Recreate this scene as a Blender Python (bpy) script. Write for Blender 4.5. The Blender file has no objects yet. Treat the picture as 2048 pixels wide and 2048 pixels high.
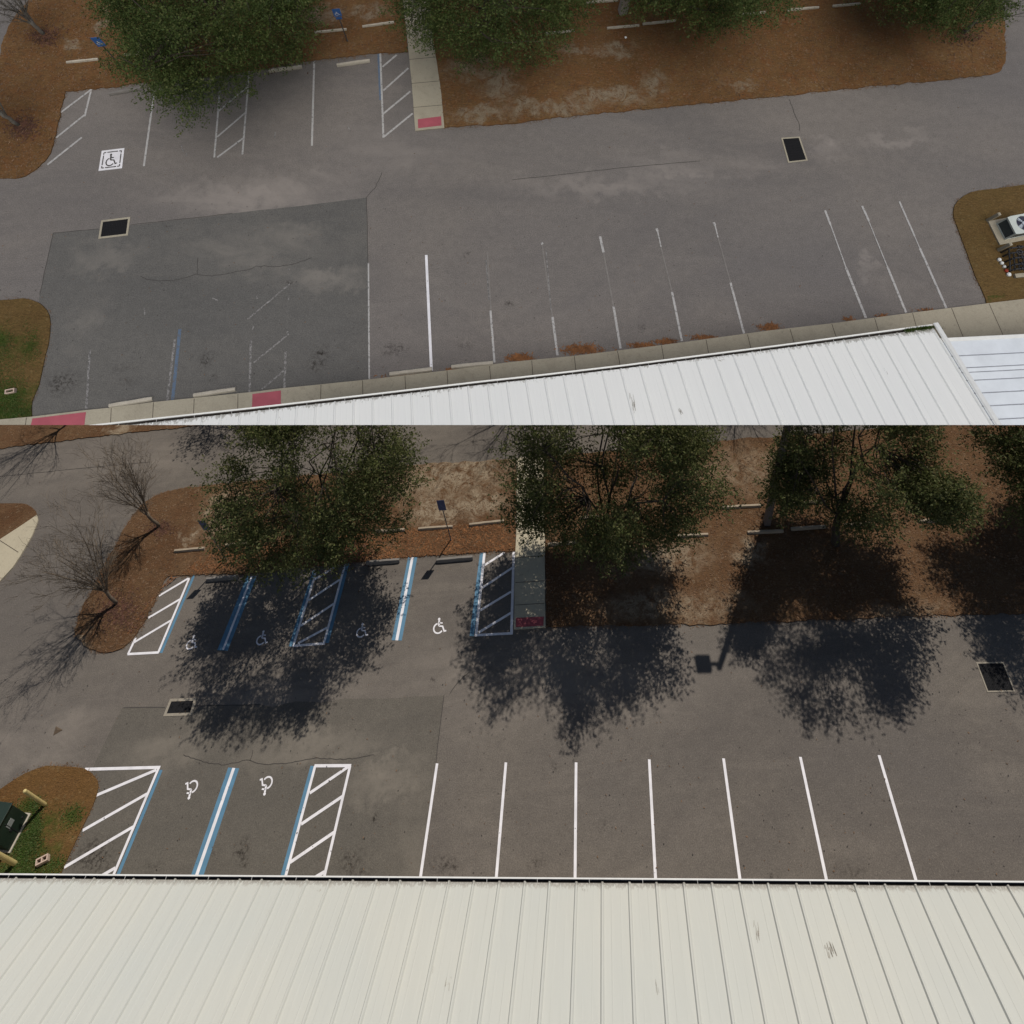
import bpy, bmesh, math, random
import numpy as np
from mathutils import Vector, Matrix, noise
from mathutils.geometry import tessellate_polygon
R = math.radians
scene = bpy.context.scene
PI = math.pi

# ------------------------------------------------------------------ camera, sky, suns, exposure
FPX, CX, CY = 1347.0, 1024.0, 425.0          # lens, in pixels of the 2048 px photograph
SUN_RUN = Vector((-0.36, -0.50))             # ground shadow of a 1 m post in the sunny lot
H_LOW, H_UP = 32.0, 26.0                     # camera height above each lot


class Lot:
    """a level lot seen from the camera; nadir = image point straight below the camera for that lot"""
    def __init__(s, nadir, H):
        n = Vector((nadir[0] - CX, nadir[1] - CY, FPX)).normalized()
        v = (Vector((0, 0, 1)) - n * n.z).normalized()
        u = n.cross(v)
        if u.x < 0: u = -u
        s.n, s.u, s.v, s.H = n, u, v, H
        s.M = Matrix.Identity(4)
        s.coll = None

    def ray(s, px, py):
        d = Vector((px - CX, py - CY, FPX))
        return Vector((d.dot(s.u), d.dot(s.v), -d.dot(s.n)))

    def g(s, px, py, z=0.0):
        r = s.ray(px, py)
        t = (s.H - z) / (-r.z)
        return Vector((r.x * t, r.y * t, z))

    def px(s, p):
        q = s.u * p.x + s.v * p.y + s.n * (s.H - p.z)
        return (CX + FPX * q.x / q.z, CY + FPX * q.y / q.z)


LOW = Lot((1250, 2380), H_LOW)
UP = Lot((1020, 970), H_UP)
toW = lambda e: Vector((e.dot(LOW.u), e.dot(LOW.v), -e.dot(LOW.n)))     # photo axes -> world (= sunny lot's own axes)
cam_pos = Vector((0, 0, H_LOW))
ax, ay, az = toW(Vector((1, 0, 0))), toW(Vector((0, -1, 0))), toW(Vector((0, 0, -1)))
cam = bpy.data.cameras.new('camera'); co = bpy.data.objects.new('camera', cam); scene.collection.objects.link(co)
co.matrix_world = Matrix(((ax.x, ay.x, az.x, 0), (ax.y, ay.y, az.y, 0), (ax.z, ay.z, az.z, H_LOW), (0, 0, 0, 1)))
cam.sensor_width = 36; cam.sensor_fit = 'HORIZONTAL'; cam.lens = FPX / 2048 * 36
cam.shift_y = (CY - 1024) / 2048
cam.clip_end = 3000; cam.clip_start = 0.1
scene.camera = co
scene.render.resolution_x = scene.render.resolution_y = 1024
# the overcast lot is a terrace of its own, tilted against the sunny one
o = toW(UP.n) * UP.H + cam_pos
mx, my, mz = toW(UP.u), toW(UP.v), -toW(UP.n)
UP.M = Matrix(((mx.x, my.x, mz.x, o.x), (mx.y, my.y, mz.y, o.y), (mx.z, my.z, mz.z, o.z), (0, 0, 0, 1)))

sunny = bpy.data.collections.new('sunny_lot'); scene.collection.children.link(sunny)
cloudy = bpy.data.collections.new('cloudy_lot'); scene.collection.children.link(cloudy)
LOW.coll, UP.coll = sunny, cloudy

sun_dir = Vector((-SUN_RUN.x, -SUN_RUN.y, 1)).normalized()      # towards the sun
elev = math.asin(sun_dir.z); azim = math.atan2(sun_dir.x, sun_dir.y)
w = bpy.data.worlds.new('World'); scene.world = w; w.use_nodes = True
nt = w.node_tree; nt.nodes.clear()
sky = nt.nodes.new('ShaderNodeTexSky'); sky.sky_type = 'NISHITA'; sky.sun_disc = False
sky.sun_elevation = elev; sky.sun_rotation = azim
bg = nt.nodes.new('ShaderNodeBackground'); bg.inputs[1].default_value = 0.065
wo = nt.nodes.new('ShaderNodeOutputWorld')
nt.links.new(sky.outputs[0], bg.inputs[0]); nt.links.new(bg.outputs[0], wo.inputs[0])


def sun(name, d, strength, angle, col, coll):
    l = bpy.data.lights.new(name, 'SUN'); l.energy = strength; l.angle = R(angle); l.color = col
    ob = bpy.data.objects.new(name, l); scene.collection.objects.link(ob)
    ob.rotation_euler = d.to_track_quat('Z', 'Y').to_euler(); ob.location = (0, 0, 60)
    ob.light_linking.receiver_collection = coll
    ob.light_linking.blocker_collection = coll
    return ob


sun('sun', sun_dir, 3.7, 0.53, (1.0, 0.93, 0.84), sunny)                                       # clear winter sun on the near lot
sun('overcast_sun', (mz * 1.0 + mx * 0.12 - my * 0.25).normalized(), 2.6, 50, (1.0, 0.945, 0.875), cloudy)   # veiled sun on the far lot
scene.view_settings.view_transform = 'Standard'; scene.view_settings.look = 'None'
scene.view_settings.exposure = 0.0; scene.view_settings.gamma = 1
scene.cycles.max_bounces = 6
rnd = random.Random(7)


# ------------------------------------------------------------------ materials
def mat_new(name):
    m = bpy.data.materials.new(name); m.use_nodes = True
    t = m.node_tree; t.nodes.clear()
    out = t.nodes.new('ShaderNodeOutputMaterial'); b = t.nodes.new('ShaderNodeBsdfPrincipled')
    t.links.new(b.outputs[0], out.inputs[0])
    return m, t, b


class NB:
    def __init__(s, t):
        s.t = t; s.tc = t.nodes.new('ShaderNodeTexCoord').outputs['Object']

    def L(s, a, b): s.t.links.new(a, b)

    def noise(s, scale, detail=4, rough=0.55, vec=None, dist=0.0, stretch=None):
        n = s.t.nodes.new('ShaderNodeTexNoise'); n.inputs['Scale'].default_value = scale
        n.inputs['Detail'].default_value = detail; n.inputs['Roughness'].default_value = rough
        n.inputs['Distortion'].default_value = dist
        v = vec or s.tc
        if stretch:
            mp = s.t.nodes.new('ShaderNodeMapping'); mp.inputs['Scale'].default_value = stretch[:3]
            if len(stretch) > 3: mp.inputs['Rotation'].default_value = (0, 0, stretch[3])
            s.L(v, mp.inputs[0]); v = mp.outputs[0]
        s.L(v, n.inputs['Vector'])
        return n

    def vor(s, scale, feature='F1', rand=1.0):
        n = s.t.nodes.new('ShaderNodeTexVoronoi'); n.inputs['Scale'].default_value = scale
        n.feature = feature; s.L(s.tc, n.inputs['Vector']); return n

    def mr(s, x, a, b, c=0.0, d=1.0, smooth=False):
        n = s.t.nodes.new('ShaderNodeMapRange'); n.inputs[1].default_value = a; n.inputs[2].default_value = b
        n.inputs[3].default_value = c; n.inputs[4].default_value = d
        if smooth: n.interpolation_type = 'SMOOTHSTEP'
        s.L(x, n.inputs[0]); return n.outputs[0]

    def math(s, op, a, b):
        n = s.t.nodes.new('ShaderNodeMath'); n.operation = op
        for i, v in enumerate((a, b)):
            if isinstance(v, (int, float)): n.inputs[i].default_value = v
            else: s.L(v, n.inputs[i])
        return n.outputs[0]

    def mix(s, f, a, b, mode='MIX'):
        n = s.t.nodes.new('ShaderNodeMix'); n.data_type = 'RGBA'; n.blend_type = mode
        if isinstance(f, (int, float)): n.inputs[0].default_value = f
        else: s.L(f, n.inputs[0])
        for i, v in ((6, a), (7, b)):
            if isinstance(v, tuple): n.inputs[i].default_value = (v[0], v[1], v[2], 1)
            else: s.L(v, n.inputs[i])
        return n.outputs[2]

    def bump(s, h, bsdf, strength=0.3, dist=0.02):
        n = s.t.nodes.new('ShaderNodeBump'); n.inputs['Strength'].default_value = strength
        n.inputs['Distance'].default_value = dist
        s.L(h, n.inputs['Height']); s.L(n.outputs[0], bsdf.inputs['Normal'])

    def spots(s, lst, edge=0.35, wob=1.0):
        """blotches at fixed ground positions: (x, y, rx, ry, strength); ragged by noise"""
        wn = s.noise(1.4, 5, 0.65)
        sub = s.t.nodes.new('ShaderNodeVectorMath'); sub.operation = 'SUBTRACT'; s.L(wn.outputs['Color'], sub.inputs[0]); sub.inputs[1].default_value = (.5, .5, .5)
        sc = s.t.nodes.new('ShaderNodeVectorMath'); sc.operation = 'MULTIPLY'; s.L(sub.outputs[0], sc.inputs[0]); sc.inputs[1].default_value = (wob, wob, 0)
        ad = s.t.nodes.new('ShaderNodeVectorMath'); ad.operation = 'ADD'; s.L(s.tc, ad.inputs[0]); s.L(sc.outputs[0], ad.inputs[1])
        acc = None
        for (x, y, rx, ry, st) in lst:
            mp = s.t.nodes.new('ShaderNodeMapping'); mp.inputs['Location'].default_value = (-x / rx, -y / ry, 0)
            mp.inputs['Scale'].default_value = (1 / rx, 1 / ry, 0); s.L(ad.outputs[0], mp.inputs[0])
            ln = s.t.nodes.new('ShaderNodeVectorMath'); ln.operation = 'LENGTH'; s.L(mp.outputs[0], ln.inputs[0])
            f = s.mr(ln.outputs['Value'], edge, 1.0, st, 0.0, True)
            acc = f if acc is None else s.math('MAXIMUM', acc, f)
        return acc


def asphalt(name, base, dark, pale, tint, spots_d=(), spots_l=(), contrast=1.0, patch=False):
    m, t, b = mat_new(name); N = NB(t)
    big = N.noise(0.16, 7, 0.68, dist=0.6, stretch=(0.55, 1.3, 1)).outputs[0]
    c = N.mix(N.mr(big, 0.40, 0.60), dark, base)
    streak = N.noise(0.5, 6, 0.62, dist=1.2, stretch=(0.35, 1.6, 1)).outputs[0]
    c = N.mix(N.mr(streak, 0.5, 0.82, 0, 0.55 * contrast), c, pale)
    hue = N.noise(0.09, 2, 0.5).outputs[0]
    c = N.mix(N.mr(hue, 0.4, 0.65, 0, 0.6), c, tint)
    med = N.noise(3.0, 5, 0.7).outputs[0]
    c = N.mix(N.mr(med, 0.3, 0.72, 0.34, 0), c, (dark[0] * .62, dark[1] * .62, dark[2] * .62))
    fine = N.noise(24, 4, 0.85).outputs[0]
    c = N.mix(1.0, c, N.mix(N.mr(fine, 0.3, 0.7), (0.64, 0.64, 0.64), (1.35, 1.345, 1.33)), 'MULTIPLY')
    stone = N.vor(34).outputs['Color']
    sp = t.nodes.new('ShaderNodeSeparateColor'); N.L(stone, sp.inputs[0])
    c = N.mix(N.mr(sp.outputs[0], 0.90, 1.0, 0, 0.30), c, pale)
    c = N.mix(N.mr(sp.outputs[1], 0.88, 1.0, 0, 0.35), c, (dark[0] * .6, dark[1] * .6, dark[2] * .6))
    if spots_l:
        f = N.spots(spots_l, 0.0, 3.0); f = N.math('MULTIPLY', f, N.mr(N.noise(0.35, 6, 0.6, dist=1.2, stretch=(0.5, 1.6, 1)).outputs[0], 0.30, 0.60))
        c = N.mix(f, c, tuple(x * 1.06 for x in pale))
    if spots_d:
        f = N.spots(spots_d, 0.0, 0.75); f = N.math('MULTIPLY', f, N.mr(N.noise(7, 5, 0.75).outputs[0], 0.46, 0.60))
        c = N.mix(f, c, (0.022, 0.018, 0.015))
    N.L(c, b.inputs['Base Color']); b.inputs['Roughness'].default_value = 0.93
    b.inputs['Specular IOR Level'].default_value = 0.25
    N.bump(fine, b, 0.35, 0.01)
    return m


def mulch(name, a, bb, cc, sand, sandspots=(), green=(), litter=0.5, greencol=(0.05, 0.085, 0.02)):
    m, t, b = mat_new(name); N = NB(t)
    big = N.noise(0.35, 5, 0.65, dist=0.8).outputs[0]
    c = N.mix(N.mr(big, 0.36, 0.64), a, bb)
    mid = N.noise(1.7, 5, 0.7).outputs[0]
    c = N.mix(N.mr(mid, 0.42, 0.75, 0, 0.7), c, cc)
    st = N.noise(16, 5, 0.8, stretch=(0.35, 1.7, 1, 0.4), dist=1.5).outputs[0]
    c = N.mix(1.0, c, N.mix(N.mr(st, 0.32, 0.68), (0.42, 0.42, 0.42), (1.5, 1.42, 1.3)), 'MULTIPLY')
    n3 = N.noise(0.8, 6, 0.75, dist=1.0).outputs[0]
    if sandspots:
        f = N.spots(sandspots, 0.0, 2.2)
        f = N.math('MULTIPLY', N.mr(f, 0, .6), N.mr(N.noise(1.6, 6, 0.75, dist=1.2).outputs[0], 0.38, 0.56))
        c = N.mix(N.math('MULTIPLY', f, 0.8), c, N.mix(N.mr(st, 0.3, 0.7), (sand[0] * .75, sand[1] * .75, sand[2] * .75), sand))
    if green:
        f = N.spots(green, 0.15, 1.6)
        f = N.math('MULTIPLY', f, N.mr(N.noise(2.2, 6, 0.75).outputs[0], 0.36, 0.58))
        c = N.mix(f, c, N.mix(N.mr(st, 0.3, 0.7), (greencol[0] * .5, greencol[1] * .5, greencol[2] * .5), greencol))
    sp = t.nodes.new('ShaderNodeSeparateColor'); N.L(N.vor(13).outputs['Color'], sp.inputs[0])
    c = N.mix(N.mr(sp.outputs[0], 0.94, 0.99, 0, 0.22), c, sand)
    N.L(c, b.inputs['Base Color']); b.inputs['Roughness'].default_value = 1.0
    b.inputs['Specular IOR Level'].default_value = 0.1
    N.bump(N.math('ADD', st, n3), b, 0.9, 0.06)
    return m


def concrete(name, col, dirt=0.5, dark=(0.16, 0.135, 0.10)):
    m, t, b = mat_new(name); N = NB(t)
    f = N.noise(0.9, 6, 0.7, dist=0.7).outputs[0]
    c = N.mix(N.mr(f, 0.45, 0.85, 0, dirt), col, dark)
    g = N.noise(30, 3, 0.7).outputs[0]
    c = N.mix(1.0, c, N.mix(N.mr(g, 0.3, 0.7), (0.86, 0.86, 0.86), (1.1, 1.1, 1.1)), 'MULTIPLY')
    e = N.noise(6, 4, 0.7).outputs[0]
    c = N.mix(N.mr(e, 0.56, 0.76, 0, 0.45), c, dark)
    N.L(c, b.inputs['Base Color']); b.inputs['Roughness'].default_value = 0.9
    N.bump(g, b, 0.15, 0.01)
    return m


def paint(name, col, wear=0.2, under=(0.10, 0.095, 0.09), rough=0.7):
    m, t, b = mat_new(name); N = NB(t)
    f = N.noise(9, 6, 0.8).outputs[0]
    lo = 0.72 - wear * 0.45
    c = N.mix(N.mr(f, lo, lo + 0.1), col, under)
    g = N.noise(2.5, 4, 0.6).outputs[0]
    c = N.mix(1.0, c, N.mix(N.mr(g, 0.3, 0.7), (0.84, 0.84, 0.84), (1.05, 1.05, 1.05)), 'MULTIPLY')
    N.L(c, b.inputs['Base Color']); b.inputs['Roughness'].default_value = rough
    return m


def plain(name, col, rough=0.6, metal=0.0, var=0.25, scale=4):
    m, t, b = mat_new(name); N = NB(t)
    g = N.noise(scale, 5, 0.65).outputs[0]
    c = N.mix(N.mr(g, 0.3, 0.7), tuple(x * (1 - var) for x in col), tuple(min(1, x * (1 + var * .6)) for x in col))
    N.L(c, b.inputs['Base Color']); b.inputs['Roughness'].default_value = rough; b.inputs['Metallic'].default_value = metal
    return m


def foliage(name, a, bb, hi):
    m, t, b = mat_new(name); N = NB(t)
    gi = t.nodes.new('ShaderNodeNewGeometry')
    f = N.noise(1.1, 4, 0.7).outputs[0]
    c = N.mix(N.mr(f, 0.38, 0.62), a, bb)
    c = N.mix(N.mr(gi.outputs['Random Per Island'], 0.55, 1.0, 0, 0.8), c, hi)
    N.L(c, b.inputs['Base Color']); b.inputs['Roughness'].default_value = 0.62
    b.inputs['Specular IOR Level'].default_value = 0.22
    tr = t.nodes.new('ShaderNodeBsdfTranslucent'); N.L(c, tr.inputs[0])
    mx_ = t.nodes.new('ShaderNodeMixShader'); mx_.inputs[0].default_value = 0.30
    out = [n for n in t.nodes if n.type == 'OUTPUT_MATERIAL'][0]
    N.L(b.outputs[0], mx_.inputs[1]); N.L(tr.outputs[0], mx_.inputs[2]); N.L(mx_.outputs[0], out.inputs[0])
    return m


def roofmat(name, col, dirtcol, eave_sign=1.0, tone=None):
    m, t, b = mat_new(name); N = NB(t)
    st = N.noise(1.0, 5, 0.7, stretch=(7.0, 0.35, 1)).outputs[0]
    c = N.mix(N.mr(st, 0.42, 0.8, 0, 0.16), col, tuple(x * 0.78 for x in col))
    bn = N.noise(0.25, 3, 0.5).outputs[0]
    c = N.mix(N.mr(bn, 0.35, 0.7, 0, 0.5), c, tone or tuple(x * 0.9 for x in col))
    sx = t.nodes.new('ShaderNodeSeparateXYZ'); N.L(N.tc, sx.inputs[0])
    d = N.math('MULTIPLY', sx.outputs[1], -1.0)                     # metres up the slope from the eave
    rag = N.noise(5, 6, 0.8, stretch=(2.2, 0.9, 1)).outputs[0]
    e = N.math('ADD', d, N.mr(rag, 0.3, 0.7, 0.15, -0.22))
    c = N.mix(N.mr(e, 0.03, 0.12, 0.95, 0.0), c, N.mix(N.mr(rag, 0.35, 0.62), dirtcol, (0.45, 0.44, 0.40)))
    sc = N.noise(1.3, 6, 0.85, stretch=(6, 0.9, 1)).outputs[0]
    c = N.mix(N.mr(sc, 0.68, 0.74, 0, 0.6), c, dirtcol)
    N.L(c, b.inputs['Base Color']); b.inputs['Roughness'].default_value = 0.42
    b.inputs['Specular IOR Level'].default_value = 0.4
    return m


# ------------------------------------------------------------------ mesh helpers
def tag(ob, label=None, cat=None, group=None, kind=None):
    if label: ob['label'] = label
    if cat: ob['category'] = cat
    if group: ob['group'] = group
    if kind: ob['kind'] = kind
    return ob


def in_seam(lot, bm):
    """trim the far lot's terrace along its straight front edge"""
    if lot is not UP: return
    p = Vector((0, 0, lot.H))
    a = lot.ray(0, 850); c = lot.ray(2048, 850)
    n = a.cross(c).normalized()
    if n.dot(lot.ray(1024, 1200)) < 0: n = -n
    bmesh.ops.bisect_plane(bm, geom=bm.verts[:] + bm.edges[:] + bm.faces[:], plane_co=p, plane_no=n, clear_outer=True, dist=1e-5)


def link(lot, name, me, parent=None, origin=None, rot=None):
    """local mesh -> object; origin = Matrix in lot axes for top-level things"""
    ob = bpy.data.objects.new(name, me); lot.coll.objects.link(ob)
    if parent: ob.parent = parent
    else: ob.matrix_world = lot.M @ (origin or Matrix.Identity(4))
    return ob


def obj(lot, name, bm, mat, parent=None, origin=None, clip=False, smooth=False):
    if clip:
        O = (origin or Matrix.Identity(4)) if parent is None else parent['_o'] if False else (origin or Matrix.Identity(4))
        bm.transform(O); in_seam(lot, bm); bm.transform(O.inverted())
    me = bpy.data.meshes.new(name)
    bm.normal_update(); bm.to_mesh(me); bm.free()
    if smooth:
        for p in me.polygons: p.use_smooth = True
    me.materials.append(mat)
    if parent: return link(lot, name, me, parent)
    return link(lot, name, me, None, origin)


def root(lot, name, origin, label, cat, group=None):
    ob = bpy.data.objects.new(name, None); lot.coll.objects.link(ob)
    ob.matrix_world = lot.M @ origin; ob.empty_display_size = 0.3
    return tag(ob, label, cat, group)


T = Matrix.Translation


def frame(o, xdir):
    """origin o, x along xdir (flat), z up"""
    x = Vector((xdir.x, xdir.y, 0)).normalized(); z = Vector((0, 0, 1)); y = z.cross(x)
    return Matrix(((x.x, y.x, z.x, o.x), (x.y, y.y, z.y, o.y), (x.z, y.z, z.z, o.z), (0, 0, 0, 1)))


def add_box(bm, lo, hi, bevel=0.0, M=None):
    r = bmesh.ops.create_cube(bm, size=1)
    vs = r['verts']
    for v in vs: v.co = Vector([(lo[i] + hi[i]) / 2 + v.co[i] * (hi[i] - lo[i]) for i in range(3)])
    if bevel:
        es = list({e for v in vs for e in v.link_edges})
        rr = bmesh.ops.bevel(bm, geom=es, offset=bevel, segments=2, affect='EDGES', profile=0.6)
        vs = list({v for f in rr['faces'] for v in f.verts} | {v for v in vs if v.is_valid})
    if M:
        for v in vs: v.co = M @ v.co
    return vs


def add_tube(bm, pts, rads, seg=6, cap=True):
    rings = []
    up = Vector((0.13, 0.2, 0.97))
    for i, p in enumerate(pts):
        d = (pts[min(i + 1, len(pts) - 1)] - pts[max(i - 1, 0)]).normalized()
        a = d.cross(up)
        if a.length < 1e-3: a = d.cross(Vector((1, 0, 0)))
        a.normalize(); b_ = d.cross(a)
        rings.append([bm.verts.new(p + (a * math.cos(2 * PI * k / seg) + b_ * math.sin(2 * PI * k / seg)) * rads[i]) for k in range(seg)])
    for i in range(len(rings) - 1):
        for k in range(seg):
            bm.faces.new((rings[i][k], rings[i][(k + 1) % seg], rings[i + 1][(k + 1) % seg], rings[i + 1][k]))
    if cap and seg > 2:
        bm.faces.new(rings[0][::-1]); bm.faces.new(rings[-1])


def densify(P, step, jit, rr, lock=None):
    out = []
    for i, a in enumerate(P):
        b_ = P[(i + 1) % len(P)]
        d = b_ - a; L_ = d.length
        k = max(1, int(L_ / step)) if L_ < 60 else 1
        nrm = Vector((-d.y, d.x, 0)).normalized() if L_ > 0 else Vector((0, 0, 0))
        off = 0
        for j in range(k):
            if j == 0: out.append(a.copy())
            else:
                off = off * 0.5 + rr.uniform(-jit, jit) * 0.8
                out.append(a + d * (j / k) + nrm * off)
    return out


def sheet(lot, name, pxs, z, mat, kind='structure', thick=0.0, jit=0.0, step=0.35, world=None, parent=None, label=None, cat=None, smooth=True):
    P = world or [lot.g(x, y, 0) for x, y in pxs]
    if smooth and not world and jit > 0:              # round the traced outline a little
        P = [p.copy() for p in P]
    rr = random.Random(hash(name) % 97 + len(P)) if False else random.Random(len(P) * 13 + 5)
    if jit: P = densify(P, step, jit, rr)
    P = [Vector((p.x, p.y, z)) for p in P]
    bm = bmesh.new()
    vs = [bm.verts.new(p) for p in P]
    tri = tessellate_polygon([P])
    for t_ in tri:
        try: bm.faces.new([vs[i] for i in t_])
        except ValueError: pass
    bmesh.ops.recalc_face_normals(bm, faces=bm.faces[:])
    bm.normal_update()
    if bm.faces and sum(f.normal.z * f.calc_area() for f in bm.faces) < 0:
        bmesh.ops.reverse_faces(bm, faces=bm.faces[:])
    if thick:
        n = len(vs)
        low_ = [bm.verts.new(v.co - Vector((0, 0, thick))) for v in vs]
        area = sum(P[i].x * P[(i + 1) % n].y - P[(i + 1) % n].x * P[i].y for i in range(n))
        for i in range(n):
            j = (i + 1) % n
            f = (vs[j], vs[i], low_[i], low_[j]) if area > 0 else (vs[i], vs[j], low_[j], low_[i])
            bm.faces.new(f)
    ob = obj(lot, name, bm, mat, parent=parent, clip=(lot is UP and parent is None))
    if parent is None: tag(ob, label, cat, kind=kind)
    return ob


def stroke(bm, P, wid, z, closed=False):
    """flat strip of width wid along the ground polyline P"""
    n = len(P); L_, Rr = [], []
    for i in range(n):
        a = P[(i - 1) % n] if (closed or i > 0) else P[i]
        c = P[(i + 1) % n] if (closed or i < n - 1) else P[i]
        d1 = (P[i] - a); d2 = (c - P[i])
        d1 = d1.normalized() if d1.length > 1e-6 else d2.normalized()
        d2 = d2.normalized() if d2.length > 1e-6 else d1
        d = (d1 + d2).normalized(); nn = Vector((-d.y, d.x, 0))
        k = 1 / max(0.5, nn.dot(Vector((-d1.y, d1.x, 0))))
        L_.append(bm.verts.new(Vector((P[i].x, P[i].y, z)) + nn * wid / 2 * k))
        Rr.append(bm.verts.new(Vector((P[i].x, P[i].y, z)) - nn * wid / 2 * k))
    for i in range(n if closed else n - 1):
        j = (i + 1) % n
        bm.faces.new((Rr[i], Rr[j], L_[j], L_[i]))


def pip(x, y, poly):
    c = False; j = len(poly) - 1
    for i in range(len(poly)):
        xi, yi = poly[i]; xj, yj = poly[j]
        if (yi > y) != (yj > y) and x < (xj - xi) * (y - yi) / (yj - yi) + xi: c = not c
        j = i
    return c


G = LOW.g
gs = lambda lot, lst: [(lot.g(x, y).x, lot.g(x, y).y, rx, ry, st) for x, y, rx, ry, st in lst]

# ------------------------------------------------------------------ material instances
M_asph = asphalt('asphalt_sunlit_lot', (0.152, 0.134, 0.115), (0.112, 0.099, 0.088), (0.225, 0.197, 0.168), (0.124, 0.112, 0.103),
                 gs(LOW, [(700, 1722, .9, .5, .9), (708, 1748, .9, .35, .9), (890, 1733, .8, .4, .8), (905, 1740, .6, .3, .8), (1072, 1727, .5, .4, .6),
                          (1545, 1750, .35, .3, .9), (1700, 1740, .9, .3, .6), (188, 1712, 1.3, .8, 1.0), (1110, 1535, .26, .2, 1.0), (484, 1700, .45, .5, .9), (1205, 1654, .4, .25, .6),
                          (487, 1722, .3, .2, .9), (305, 1735, .5, .3, .5), (863, 1355, .15, .2, .8), (420, 1705, .5, .3, .4), (330, 1700, .5, .3, .4)]),
                 gs(LOW, [(620, 1520, 5, 1.6, .6), (770, 1560, 2.4, 1.2, .9), (100, 1470, 5, 2, .6), (1150, 1380, 9, 2.2, .55), (1100, 1330, 6, 2, .5), (950, 1330, 5, 2.5, .5), (220, 930, 9, 2.5, .5), (600, 1390, 6, 1.4, .6)]))
M_patch = asphalt('asphalt_sealed_patch', (0.132, 0.118, 0.100), (0.106, 0.096, 0.083), (0.178, 0.158, 0.132), (0.110, 0.102, 0.088),
                  gs(LOW, [(700, 1722, .9, .5, .9), (708, 1748, .9, .35, .9), (188, 1712, 1.3, .8, 1.0), (484, 1700, .45, .5, .9), (487, 1722, .3, .2, .9), (305, 1735, .5, .3, .5), (752, 1634, .16, .22, 1), (420, 1705, .5, .3, .4), (686, 1550, .3, .3, .7)]),
                  gs(LOW, [(770, 1560, 2.4, 1.0, 1.0), (620, 1500, 5, 1.0, .8), (330, 1500, 3, 1.2, .7), (830, 1700, 1.2, 3, .4)]))
M_asph_u = asphalt('asphalt_cloudy_lot', (0.192, 0.172, 0.156), (0.148, 0.135, 0.128), (0.232, 0.207, 0.188), (0.152, 0.141, 0.138),
                   gs(UP, [(933, 511, .28, .2, 1.0), (1021, 605, .3, .25, .8), (1284, 655, .2, .25, 1), (790, 700, .8, .35, .8), (930, 690, .5, .4, .5), (982, 325, .2, .2, .5), (938, 413, .15, .15, .5)]),
                   gs(UP, [(500, 400, 6, 1.2, 1.0), (1400, 330, 5, 1.0, .9), (1660, 300, 1.0, 1.0, 1.0), (1220, 370, 7, .8, .7), (800, 300, 5, 2, .5), (1730, 510, .6, .6, .9), (1735, 545, .6, .5, .9), (1800, 285, 3, .5, .7), (600, 370, 4, 1.2, .9)]))
M_patch_u = asphalt('asphalt_sealed_patch_cloudy', (0.133, 0.127, 0.118), (0.104, 0.101, 0.097), (0.190, 0.174, 0.155), (0.120, 0.116, 0.111),
                    gs(UP, [(125, 765, 1.0, .7, 1.0), (640, 710, .5, .5, 1), (632, 730, .6, .3, 1), (412, 722, .4, .5, .9), (425, 755, .25, .2, .9), (575, 565, .3, .2, .9), (250, 735, .7, .3, .5), (250, 765, .5, .3, .5)]),
                    gs(UP, [(650, 555, 2.8, .8, 1.0), (500, 500, 5, 1.5, .7), (560, 480, 3, 1.0, .7), (230, 505, 2.5, .8, .6), (220, 520, 2, .6, .6), (170, 640, 1.0, 1.6, .5)]))
SAND = (0.38, 0.31, 0.22)
M_mulch = mulch('pine_mulch_sunlit', (0.105, 0.061, 0.034), (0.150, 0.094, 0.054), (0.118, 0.058, 0.030), SAND,
                gs(LOW, [(450, 1010, 1.6, 1.4, 1), (440, 1050, 1.5, .8, .9), (880, 1020, 2.6, 1.2, 1), (960, 1010, 2.2, 1.2, .9), (900, 950, 6, 2.2, .75), (1320, 1120, 3.5, 1.2, .7), (1400, 1220, 3.5, .9, .55),
                         (1500, 1110, 1.2, 1.0, .8), (380, 1075, .9, .5, .8), (1290, 1210, 3, 1.0, .6), (1500, 940, 5, 2.2, .4), (240, 857, 1.2, .6, .9), (1800, 1230, 3, .6, .4), (160, 1288, .6, .9, .8)]))
M_mulch_u = mulch('pine_mulch_cloudy', (0.140, 0.080, 0.036), (0.190, 0.115, 0.055), (0.185, 0.078, 0.034), (0.30, 0.25, 0.18),
                  gs(UP, [(940, 140, 1.6, 1.0, .9), (1000, 170, 1.4, 1.5, .8), (1100, 215, 3.2, .6, 1), (1220, 195, 2.6, .7, 1), (1220, 100, 1.8, .55, 1), (1145, 100, 1.0, .4, 1), (960, 230, 2.0, .5, 1),
                          (205, 50, .5, 1.6, .9), (640, 30, 1.6, .7, .9), (740, 25, 1.4, .6, .9), (1310, 170, .8, .9, .8), (1480, 175, 1.3, .4, .7), (150, 92, .7, .3, .8)]))
M_turf = mulch('dry_turf_sunlit', (0.14, 0.075, 0.030), (0.175, 0.105, 0.045), (0.15, 0.085, 0.030), (0.26, 0.20, 0.10), (),
               gs(LOW, [(60, 1690, 2.0, 1.6, 1), (30, 1750, 1.8, 1.0, 1), (150, 1630, .6, .6, .8), (75, 1650, .5, 1.0, 1), (60, 1610, .8, .5, .7), (100, 1740, 1.6, .8, .7)]), greencol=(0.055, 0.105, 0.018))
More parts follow.
